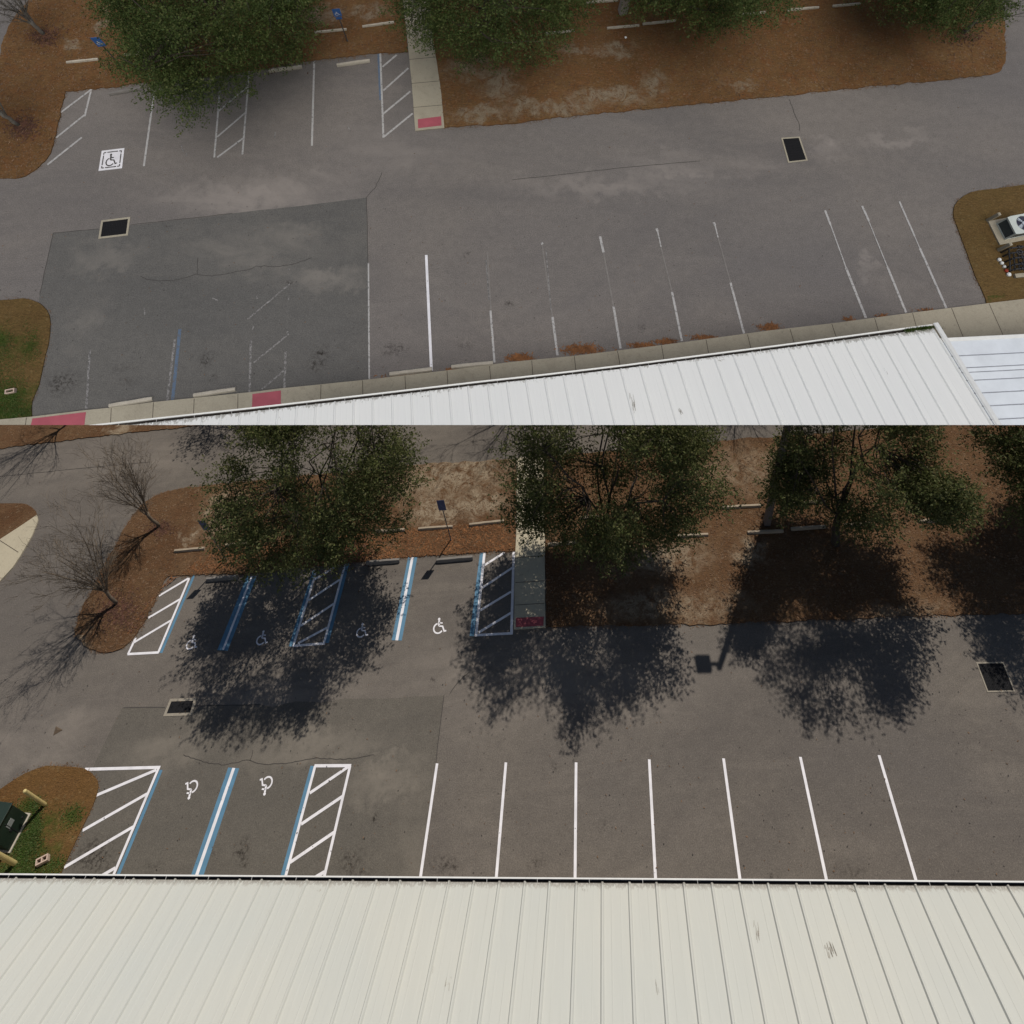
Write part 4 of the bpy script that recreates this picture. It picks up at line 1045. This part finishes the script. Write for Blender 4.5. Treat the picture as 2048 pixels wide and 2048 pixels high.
# valve assembly
o_ = U(2022, 520, .05); rt = root(UP, 'valve_assembly', T(o_), 'dark tangle of valves and pipes below the air-conditioning unit', 'valves')
bm = bmesh.new()
for k, (y, h) in enumerate(((505, .55), (513, .42), (524, .5), (535, .38), (543, .3))):
    a = U(2002 + k * 4, y, .05) - o_; b_ = U(2075 + k * 3, y - 8, .05) - o_
    a2, b2 = a + Vector((0, 0, h)), b_ + Vector((0, 0, h))
    add_tube(bm, [a, a2 - Vector((0, 0, .05)), a2 + (b2 - a2) * .03, b2 - (b2 - a2) * .03, b_], [.035] * 5, 8)
    for q in (.25, .5, .75):
        c_ = a2.lerp(b2, q); add_tube(bm, [c_ - Vector((.08, 0, 0)), c_ + Vector((.08, 0, 0))], [.07, .07], 8); add_tube(bm, [c_, c_ + Vector((0, 0, .16))], [.02, .02], 6)
for k in range(5):
    a = U(2008 + k * 9, 505 + k * 4, .05) - o_ + Vector((0, 0, .3)); b_ = U(2012 + k * 9, 545, .05) - o_ + Vector((0, 0, .25)); add_tube(bm, [a, b_], [.028, .028], 6)
obj(UP, 'pipework', bm, M_dark, rt)
bm = bmesh.new()
for k in range(3):
    c_ = U(2022 + k * 11, 512 + k * 9, .05) - o_ + Vector((0, 0, .5)); add_tube(bm, [c_ + Vector((.11 * math.cos(i * PI / 5), .11 * math.sin(i * PI / 5), 0)) for i in range(11)], [.012] * 11, 5, False)
obj(UP, 'hand_wheel', bm, M_steel, rt)
for (x, y, s_, m_, nm) in ((1997, 520, 1, M_cap, 'white_cap'), (2002, 527, .9, M_cap, 'white_cap'), (2007, 534, .8, M_cap, 'white_cap'), (2011, 542, .9, M_redcap, 'red_cap'), (2016, 549.5, 1.15, M_cap, 'white_cap')):
    bm = bmesh.new(); c_ = U(x, y, .05) - o_
    add_tube(bm, [c_, c_ + Vector((0, 0, .08)), c_ + Vector((0, 0, .12))], [.07 * s_, .075 * s_, .04 * s_], 10); obj(UP, nm, bm, m_, rt)
# block in the far grass island
bm = bmesh.new()
for lo, hi in (((-.17, -.08, 0), (.17, -.045, .16)), ((-.17, .045, 0), (.17, .08, .16)), ((-.17, -.045, 0), (-.13, .045, .158)), ((.13, -.045, 0), (.17, .045, .158))): add_box(bm, lo, hi)
tag(obj(UP, 'cinder_block', bm, M_block, origin=T(U(24.5, 783, .05)) @ Matrix.Rotation(R(12), 4, 'Z')), 'pale hollow cinder block in the green grass of the overcast lot', 'cinder block')
bm = bmesh.new(); bmesh.ops.create_icosphere(bm, subdivisions=1, radius=.07)
for v_ in bm.verts: v_.co *= rnd.uniform(.7, 1.2); v_.co.z *= .5
tag(obj(UP, 'litter_scrap', bm, M_cap, origin=T(U(1251.5, 75, .09))), 'tiny white scrap of litter on the mulch below the pale pole', 'litter')


UPi = UP.M.inverted()
# ------------------------------------------------------------------ vegetation
def quads_mesh(name, C, A, B):
    """quads with centres C and half-axes A, B (numpy n x 3)"""
    n = len(C); V_ = np.empty((n, 4, 3), np.float32)
    V_[:, 0] = C - A - B * .35; V_[:, 1] = C + B; V_[:, 2] = C + A - B * .2; V_[:, 3] = C - B
    me = bpy.data.meshes.new(name); me.vertices.add(n * 4); me.loops.add(n * 4); me.polygons.add(n)
    me.vertices.foreach_set('co', V_.reshape(-1))
    me.loops.foreach_set('vertex_index', np.arange(n * 4, dtype=np.int32))
    me.polygons.foreach_set('loop_start', np.arange(0, n * 4, 4, dtype=np.int32))
    me.update(calc_edges=True)
    return me


def ortho(d, rs):
    r = rs.normal(size=d.shape); a = np.cross(d, r); a /= np.linalg.norm(a, axis=1)[:, None] + 1e-9
    return a


def limb(bm, a, b_, r0, r1, rr, sag=.12, n=6, seg=6):
    d = b_ - a; pts = []; off = Vector((rr.uniform(-1, 1), rr.uniform(-1, 1), rr.uniform(-.3, 1))) * d.length * sag
    for i in range(n + 1):
        t_ = i / n; pts.append(a + d * t_ + off * math.sin(PI * t_) + Vector((rr.uniform(-1, 1), rr.uniform(-1, 1), rr.uniform(-1, 1))) * .03 * d.length * (0 < i < n))
    add_tube(bm, pts, [r0 + (r1 - r0) * (i / n) for i in range(n + 1)], seg)
    return pts


def oak(lot, base, label, grp, crown, shade=None, cz=5.6, rx=5.0, rz=4.4, off=(0, 0), n_cl=1500, per=30, leaf=.105, seed=1, mat=None, thin=.0, zmin=1.4, z0=.05):
    B = lot.g(*base, z0); rs = np.random.RandomState(seed); rr = random.Random(seed)
    rt = root(lot, 'oak_tree', T(B), label, 'tree', grp)
    cen = Vector((off[0], off[1], cz)); cl = []; tries = 0
    no = Vector((seed * 3.1, seed * 1.7, seed * .9))
    while len(cl) < n_cl and tries < n_cl * 60:
        tries += 1
        d = Vector(rs.normal(size=3)).normalized()
        lump = 1 + .5 * noise.noise(d * 1.9 + no) + .38 * noise.noise(d * 4.3 + no)
        q = (rs.uniform(.25, 1.0)) ** .45
        p = cen + Vector((d.x * rx, d.y * rx, d.z * rz * (1.0 if d.z > 0 else .95))) * q * lump
        if p.z < zmin: continue
        if noise.noise(p * .62 + no * 2) + .75 * noise.noise(p * 1.7 + no) < -.02 + thin: continue
        P = p + B
        if lot is LOW and (UPi @ P).z > -0.9 and lot.px(P)[1] < 880: continue
        if not pip(*lot.px(P), crown): continue
        if shade:
            s_ = Vector((P.x + SUN_RUN.x * P.z, P.y + SUN_RUN.y * P.z, 0))
            if not pip(*lot.px(s_), shade): continue
        cl.append(p)
    # limbs first
    bm = bmesh.new(); fork = Vector((rr.uniform(-.2, .2), rr.uniform(-.2, .2), 1.9))
    pts = limb(bm, Vector((0, 0, -.08)), fork, .20, .15, rr, .03, 5, 9)
    if cl:
        mains = []
        idx = sorted(rr.sample(range(len(cl)), min(60, len(cl))), key=lambda i: -(cl[i] - fork).length)
        for i in idx:
            if all((cl[i] - m_).length > 2.0 for m_ in mains): mains.append(cl[i])
            if len(mains) >= 7: break
        allp = []
        for m_ in mains:
            pp = limb(bm, fork, m_ * .95, .052, .013, rr, .24, 8, 6); allp += pp[2:]
        for i in rr.sample(range(len(cl)), min(150, len(cl))):
            q = min(allp, key=lambda v_: (v_ - cl[i]).length)
            limb(bm, q, cl[i], .032, .008, rr, .12, 4, 4)
    obj(lot, 'trunk', bm, M_bark, rt, smooth=True)
    C = np.array([tuple(p) for p in cl], np.float32); n = len(C)
    out = C - np.array([0, 0, cz - 2.5]); out /= np.linalg.norm(out, axis=1)[:, None] + 1e-6
    tw = out + rs.normal(size=out.shape) * .55; tw /= np.linalg.norm(tw, axis=1)[:, None]
    CC = np.repeat(C, per, 0); TW = np.repeat(tw, per, 0)
    t_ = rs.uniform(-.55, 1.0, size=(n * per, 1)); rad = rs.normal(size=(n * per, 3)) * (.15 - .10 * t_)
    pos = CC + TW * t_ + rad
    da = TW * .6 + rs.normal(size=pos.shape) * .6; da /= np.linalg.norm(da, axis=1)[:, None]
    db = ortho(da, rs); ln = leaf * rs.uniform(.6, 1.25, size=(n * per, 1))
    me = quads_mesh('crown', pos, da * ln * .62, db * ln * .30); me.materials.append(mat)
    link(lot, 'crown', me, rt)
    return rt


crA = [(487, 871), (461, 916), (418.5, 940), (421, 966), (440, 993), (421, 1046), (453, 1088), (479, 1120), (498, 1149), (585, 1144), (665, 1118), (718, 1088), (771, 1080), (805, 1049), (834, 998), (834, 951), (819, 892), (797, 858), (780, 400), (470, 400)]
shA = [(452, 1159), (434, 1202), (413, 1216), (390, 1255), (371, 1279), (371, 1316), (352, 1353), (384, 1390), (411, 1438), (437, 1446), (477, 1448), (519, 1456), (578, 1434), (624, 1419), (678, 1348), (718, 1327), (752, 1306), (771, 1258), (771, 1221), (795, 1208), (792, 1184), (744, 1181), (747, 1157), (731, 1128), (665, 1096), (560, 1110)]
crB = [(1015, 850), (1005, 906), (1037, 931), (996, 1005), (1015, 1027), (1074, 1067), (1117, 1080), (1167, 1114), (1226, 1117), (1288, 1092), (1350, 1089), (1384, 1061), (1384, 1018), (1437, 1018), (1456, 980), (1422, 943), (1428, 869), (1403, 850), (1400, 400), (1040, 400)]
shB = [(981, 1139), (925, 1244), (946, 1266), (937, 1322), (971, 1359), (999, 1424), (1030, 1393), (1086, 1390), (1123, 1440), (1148, 1459), (1204, 1424), (1248, 1403), (1313, 1390), (1347, 1359), (1375, 1316), (1366, 1272), (1335, 1251), (1344, 1160), (1297, 1148), (1325, 1123), (1272, 1114), (1226, 1092), (1148, 1117), (1074, 1108), (1033, 1129)]
crC = [(1572, 850), (1529, 952), (1572, 1024), (1634, 1005), (1665, 1042), (1727, 1061), (1777, 1055), (1833, 1011), (1883, 1049), (1920, 1042), (1926, 986), (1870, 937), (1870, 850), (1850, 400), (1600, 400)]
shC = [(1545, 1049), (1535, 1086), (1500, 1154), (1478, 1254), (1475, 1297), (1550, 1297), (1525, 1350), (1572, 1393), (1616, 1415), (1690, 1431), (1752, 1409), (1870, 1409), (1886, 1341), (1855, 1316), (1849, 1235), (1777, 1185), (1783, 1142), (1777, 1105), (1712, 1086), (1665, 1070)]
crD = [(1932, 869), (1908, 912), (1914, 952), (1945, 980), (1991, 985), (2010, 1040), (2200, 1080), (2400, 900), (2400, 400), (1940, 400)]
shD = [(1945, 1067), (1864, 1108), (1858, 1176), (1939, 1176), (1945, 1235), (1970, 1303), (1991, 1328), (2038, 1378), (2300, 1450), (2500, 1050), (2050, 1000)]
go = 'evergreen oaks in the sunlit mulch bed'
oak(LOW, (675, 1103), 'big full evergreen oak shading the blue-lined stalls', go, crA, shA, 6.2, 5.9, 5.4, (-.3, -.2), 2300, 36, seed=3, mat=M_leaf, thin=-.04)
oak(LOW, (1212, 1098), 'dark evergreen oak right beside the concrete walk in the sunny lot', go, crB, shB, 6.6, 5.9, 5.6, (0, -.2), 2700, 36, seed=5, mat=M_leaf, thin=-.03)
oak(LOW, (1671, 1087), 'shadowy evergreen oak just right of the tall light pole', go, crC, shC, 6.4, 5.6, 5.2, (0, 0), 2700, 36, seed=8, mat=M_leaf, thin=-.06)
oak(LOW, (2130, 1085), 'dark evergreen oak cut off by the right edge of the sunny lot', go, crD, shD, 6.2, 5.6, 5.2, (0, 0), 2300, 38, seed=11, mat=M_leaf, thin=-.04)
# trees whose shadows reach the back drive
def from_tip(tip, h):
    t_ = G(*tip); return LOW.px(Vector((t_.x - SUN_RUN.x * h, t_.y - SUN_RUN.y * h, 0)))
bE = from_tip((440, 880), 8.5)
big = [(-3000, -9000), (6000, -9000), (6000, 9000), (-3000, 9000)]
shE = [(365, 897), (400, 905), (430, 895), (455, 902), (500, 880), (600, 870), (700, 600), (200, 600), (380, 850)]
oak(LOW, bE, 'evergreen oak beyond the back drive, seen only by its shadow', go, big, shE, 6.0, 4.2, 4.2, (0, 0), 600, 26, seed=14, mat=M_leaf)
gu = 'evergreen oaks along the top edge of the overcast lot'
tU = [((470, 112), [(204, 16), (233, 45), (252, 87), (228, 103), (254, 135), (291, 156), (313, 183), (344, 207), (376, 222), (424, 217), (437, 191), (472, 183), (496, 162), (512, 127), (591, 114), (620, 66), (618, 40), (628, 16), (620, -300), (200, -300)], 'green oak overhanging the worn stalls at the upper left', 21, (-.2, -.4)),
      ((1000, 42), [(790, 16), (793, 34), (814, 53), (840, 88), (864, 79), (896, 85), (941, 119), (978, 106), (1056, 117), (1114, 93), (1122, 64), (1151, 53), (1188, 16), (1172, 0), (1170, -400), (780, -400)], 'green oak at the top just right of the footpath', 23, (0, -1.0)),
      ((1420, -10), [(1257, 0), (1278, 29), (1310, 29), (1329, 8), (1368, 16), (1390, 53), (1403, 68), (1437, 63), (1461, 16), (1496, 53), (1522, 63), (1535, 21), (1573, 18), (1570, -400), (1250, -400)], 'green oak at the top just right of the pale pole foot', 25, (0, -1.2)),
      ((1850, -30), [(1719, 0), (1727, 24), (1769, 50), (1790, 64), (1811, 40), (1880, 50), (1933, 48), (1986, 34), (2013, 16), (2010, -400), (1715, -400)], 'dark green oak at the top right corner of the overcast mulch bed', 27, (0, -1.2))]
for bs, cr, lab, sd, of in tU:
    oak(UP, bs, lab, gu, cr, None, 4.8, 5.2 if sd > 21 else 5.7, 4.2, of, 2500 if sd > 21 else 3600, 38, .085, sd, M_leaf_u, thin=-.02, zmin=1.1)


def bare_tree(lot, base, h, spread, label, grp, seed, mat, stems=9, lean=(0, 0), dens=1.0, z0=.05, vase=.45):
    B = lot.g(*base, z0); rr = random.Random(seed)
    rt = root(lot, 'bare_tree', T(B), label, 'tree', grp)
    bm = bmesh.new(); fork = Vector((lean[0] * .25, lean[1] * .25, h * .25))
    limb(bm, Vector((0, 0, -.08)), fork, .085, .075, rr, .02, 4, 8)
    obj(lot, 'trunk', bm, mat, rt, smooth=True)
    bm = bmesh.new()
    def grow(a, d, L_, r, lv):
        pts = [a]; p = a.copy(); dd = d.copy(); n = 6 if lv < 2 else 4
        for i in range(n):
            dd = (dd + Vector((rr.uniform(-1, 1), rr.uniform(-1, 1), rr.uniform(-.4, .75))) * (.13 if lv else .09)).normalized()
            p = p + dd * L_ / n; pts.append(p.copy())
        add_tube(bm, pts, [max(.0045, r * (1 - .78 * i / n)) for i in range(n + 1)], 5 if lv == 0 else 3, False)
        if lv >= 3: return
        k = int((7, 6, 4)[lv] * dens + .5)
        for j in range(k):
            t_ = rr.uniform(.18, .98); i = min(n - 1, int(t_ * n)); q = pts[i].lerp(pts[i + 1], t_ * n - i)
            ax_ = Vector((rr.uniform(-1, 1), rr.uniform(-1, 1), rr.uniform(-.3, .5))).normalized()
            nd = (dd * 1.0 + ax_ * .75).normalized()
            grow(q, nd, L_ * rr.uniform(.34, .58), r * (1 - .7 * t_) * .6, lv + 1)
    for s_ in range(stems):
        a = 2 * PI * (s_ + rr.uniform(-.3, .3)) / stems
        tilt = vase * rr.uniform(.35, 1.25)
        d = Vector((math.cos(a) * tilt + lean[0] * .1, math.sin(a) * tilt + lean[1] * .1, 1)).normalized()
        grow(fork - Vector((0, 0, rr.uniform(0, .12) * h)), d, h * rr.uniform(.62, .85) * (1 - .25 * tilt), .04, 0)
    obj(lot, 'branches', bm, mat, rt)
    return rt


gb = 'leafless trees on the mulch tip of the sunny lot'
bare_tree(LOW, (318, 1053), 5.1, 2, 'smaller leafless tree farther up the curved mulch island', gb, 4, M_twig, 7, (-.7, .3), .95, vase=.30)
bare_tree(LOW, (233, 1206), 5.1, 3, 'larger bushy leafless tree near the tip of the curved mulch island', gb, 9, M_twig, 12, (-.5, .3), 0.9, vase=.40)
bare_tree(LOW, from_tip((20, 935), 6), 6.5, 3, 'leafless tree beyond the back drive at the left, seen by its shadow', 'leafless trees beyond the back drive', 12, M_twig, 9, (0, 0), .8)
bare_tree(LOW, from_tip((965, 912), 6.5), 6.5, 3, 'leafless tree beyond the back drive near the walk, seen by its shadow', 'leafless trees beyond the back drive', 13, M_twig, 9, (0, 0), .8)
bare_tree(LOW, from_tip((1440, 885), 6.5), 6.5, 3, 'leafless tree beyond the back drive near the light pole, seen by its shadow', 'leafless trees beyond the back drive', 17, M_twig, 9, (0, 0), .8)
gb = 'leafless trees of the overcast lot'
bare_tree(UP, (88, 68), 3.9, 2, 'leafless tree leaning into the very top left corner of the photo', gb, 31, M_bark_u, 8, (-.2, .1), .9, vase=.32)
bare_tree(UP, (38, 250), 4.6, 3, 'leafless tree at the left edge on the overcast mulch tip', gb, 32, M_bark_u, 9, (-.2, 0), .9, vase=.36)
bare_tree(UP, (1926, 66), 4.2, 3, 'spindly leafless tree in the top right corner of the photo', gb, 33, M_bark_u, 8, (.1, 0), .8, vase=.42)


# ------------------------------------------------------------------ loose litter
def scatter(lot, name, polys, n, mat, size, z, seed, holes=(), label=None, blobs=None, aspect=.22, up_=.0, clip=None):
    rs = np.random.RandomState(seed); P = []
    if blobs:
        for (x, y, rxp, ryp, k) in blobs:
            for _ in range(k):
                P.append((x + rs.normal() * rxp * .5, y + rs.normal() * ryp * .5))
    else:
        xs = [p[0] for pl in polys for p in pl]; ys = [p[1] for pl in polys for p in pl]
        while len(P) < n:
            x, y = rs.uniform(max(-60, min(xs)), min(2110, max(xs))), rs.uniform(max(-40, min(ys)), max(ys))
            if any(pip(x, y, pl) for pl in polys): P.append((x, y))
    if clip: P = [p for p in P if clip(*p)]
    C = np.array([tuple(lot.g(x, y, z + rs.uniform(0, .03))) for x, y in P], np.float32); n = len(C)
    a = rs.uniform(0, 2 * PI, n); da = np.stack([np.cos(a), np.sin(a), rs.uniform(-.25, .35, n) + up_], 1); da /= np.linalg.norm(da, axis=1)[:, None]
    db = ortho(da, rs) * .5 + np.stack([-np.sin(a), np.cos(a), 0 * a], 1) * .8
    s_ = size * rs.uniform(.4, 1.3, (n, 1))
    me = quads_mesh(name, C, da * s_ * .5, db * s_ * aspect * .5); me.materials.append(mat)
    ob = link(lot, name, me); return tag(ob, label, None, kind='stuff')


polyL = [strip_L + mul_near_L, [(1088, 915), (1428, 884), (1800, 855), (2100, 832), (2100, 1222), (1712, 1238), (1347, 1249), (1092, 1255)]]
scatter(LOW, 'leaf_litter', polyL, 34000, M_litter, .10, .052, 1, aspect=.35)
scatter(LOW, 'pine_straw', [[(340, 1152), (700, 1122), (1030, 1100), (1030, 1040), (700, 1065), (420, 1100), (300, 1200), (240, 1290)]], 7000, M_straw, .16, .052, 2)
scatter(LOW, 'red_leaves', None, 0, M_redlit, .11, .055, 3, blobs=[(240, 1222, 46, 40, 1100), (322, 1055, 26, 18, 450), (680, 1110, 60, 40, 700), (1215, 1105, 60, 40, 500)], aspect=.5)
polyU = [[(62, 0), (31, 34), (3, 96), (-8, 150), (-40, 345), (40, 356), (79, 334), (108, 286), (132, 183), (512, 140), (817, 105), (806, 0)], [(860, 0), (888, 250), (1183, 226), (1536, 192), (1981, 147), (2008, 114), (2002, 0)]]
scatter(UP, 'leaf_litter', polyU, 22000, M_litter, .10, .052, 5, aspect=.35)
scatter(UP, 'red_leaves', None, 0, M_redlit, .10, .055, 6, blobs=[(45, 255, 34, 26, 800), (88, 72, 34, 22, 700), (1930, 72, 40, 22, 500), (520, 125, 80, 20, 400)], aspect=.5)
scatter(UP, 'pine_straw', None, 0, M_straw, .16, .01, 7, blobs=[(1040, 716, 26, 7, 420), (1164, 699, 36, 9, 650), (1286, 690, 26, 5, 250), (1334, 683, 20, 5, 260), (1408, 675, 22, 5, 220), (1541, 655, 20, 8, 300), (1700, 638, 12, 4, 60), (1764, 631, 12, 3, 50), (1850, 620, 22, 3, 60), (830, 752, 50, 3, 300), (905, 740, 16, 3, 120), (960, 733, 30, 3, 120), (430, 800, 40, 2, 60)])
def along(lot, name, lines, per_m, spread, size, mat, seed, z=.012):
    rs = np.random.RandomState(seed); C = []
    for ln in lines:
        for a, b_ in zip(ln[:-1], ln[1:]):
            A, B_ = lot.g(*a), lot.g(*b_); L_ = (B_ - A).length; nn = Vector((-(B_ - A).y, (B_ - A).x, 0)).normalized()
            for _ in range(int(L_ * per_m)):
                t_ = rs.rand(); q = A.lerp(B_, t_)
                if noise.noise(q * .8) < -.15 and rs.rand() < .8: continue
                q = q + nn * rs.normal() * spread; C.append((q.x, q.y, z + rs.uniform(0, .02)))
    C = np.array(C, np.float32); n = len(C); a = rs.uniform(0, 2 * PI, n)
    da = np.stack([np.cos(a), np.sin(a), rs.uniform(-.1, .2, n)], 1); db = np.stack([-np.sin(a), np.cos(a), 0 * a], 1)
    s_ = size * rs.uniform(.4, 1.3, (n, 1)); me = quads_mesh(name, C, da * s_ * .5, db * s_ * .12); me.materials.append(mat)
    tag(link(lot, name, me), kind='stuff')


along(LOW, 'pine_straw', [mul_near_L, strip_L[:18], [(1939, 1229), (1712, 1238), (1443, 1247.5), (1347, 1249), (1200, 1252), (1092, 1255)], [(16, 1569), (53, 1546.7), (95, 1532), (150, 1534.5), (191, 1554.6), (197, 1573), (177, 1631), (143, 1703), (127, 1737)], [(1089, 1067), (1091, 1250)], [(1034, 940), (1031, 1100)]], 60, .07, .10, M_litter, 21)
along(UP, 'pine_straw', [[(-8, 354), (40, 356), (79.5, 334), (108, 286), (122, 225), (132.5, 183), (225, 175), (310, 164), (512, 140), (618, 123), (758, 107), (817, 105)], [(888, 257), (1024, 248), (1183, 229), (1355, 212), (1536, 195), (1774, 171), (1981, 150), (2008, 128), (2009, 66)], [(0, 601), (48, 597), (95, 621), (102, 645), (87, 732), (66, 801)], [(2042, 371), (1971, 380), (1915, 402), (1906, 434), (1920, 474), (1950, 554), (1970, 597)], [(866, 87), (883, 191), (888, 250)]], 60, .06, .08, M_litter, 22)
scatter(LOW, 'twig_litter', [[(0, 900), (2048, 1150), (2048, 1750), (0, 1750)]], 700, M_litter, .07, .012, 31, aspect=.4)
scatter(LOW, 'dark_grit', [[(0, 1350), (2048, 1350), (2048, 1750), (0, 1750)]], 500, M_crack, .05, .009, 32, aspect=.6)
scatter(UP, 'twig_litter', [[(0, 200), (2048, 200), (2048, 700), (0, 780)]], 700, M_litter, .06, .012, 33, aspect=.4)
scatter(UP, 'dark_grit', [[(0, 400), (2048, 400), (2048, 660), (0, 800)]], 500, M_crack, .045, .009, 34, aspect=.6)
walkedge = lambda x: float(np.interp(x, [p[0] for p in walk[:-2]], [p[1] for p in walk[:-2]]))
scatter(LOW, 'grass_blades', None, 0, M_grass, .08, .06, 8, aspect=.3, up_=.6, blobs=[(45, 1690, 34, 50, 3600), (70, 1650, 16, 46, 1600), (25, 1745, 70, 22, 2200), (148, 1632, 30, 30, 500), (105, 1730, 60, 26, 900), (62, 1612, 34, 14, 500)], clip=lambda x, y: pip(x, y, [(-60, 1600), (40, 1570), (150, 1600), (180, 1610), (125, 1735), (110, 1765), (-60, 1765)]))
scatter(UP, 'grass_blades', None, 0, M_grass, .06, .06, 9, aspect=.3, up_=.6, blobs=[(15, 800, 46, 50, 4200), (5, 685, 30, 34, 1200), (62, 690, 24, 40, 900), (40, 825, 60, 18, 1500), (10, 740, 40, 60, 900)], clip=lambda x, y: pip(x, y, [(-60, 620), (70, 620), (94, 690), (74, 780), (62, 800), (62, 832), (-60, 840)]))
# weeds growing out of the far gutter
rs = np.random.RandomState(4); bl = []
C = []
for _ in range(500):
    x = 1812 + abs(rs.normal()) * 22 if rs.rand() < .3 else rs.uniform(1808, 1870)
    C.append(tuple(UP.g(x, eaveU(x) - rs.uniform(-2, 6), 2.55 + rs.uniform(0, .12))))
C = np.array(C, np.float32); a = rs.normal(size=C.shape) * .5 + np.array([0, .3, 1]); a /= np.linalg.norm(a, axis=1)[:, None]
me = quads_mesh('gutter_weeds', C, a * .09, ortho(a, rs) * .01); me.materials.append(M_grass)
tag(link(UP, 'gutter_weeds', me), 'tuft of weeds sprouting from the far end of the white gutter', 'weeds', kind='stuff')
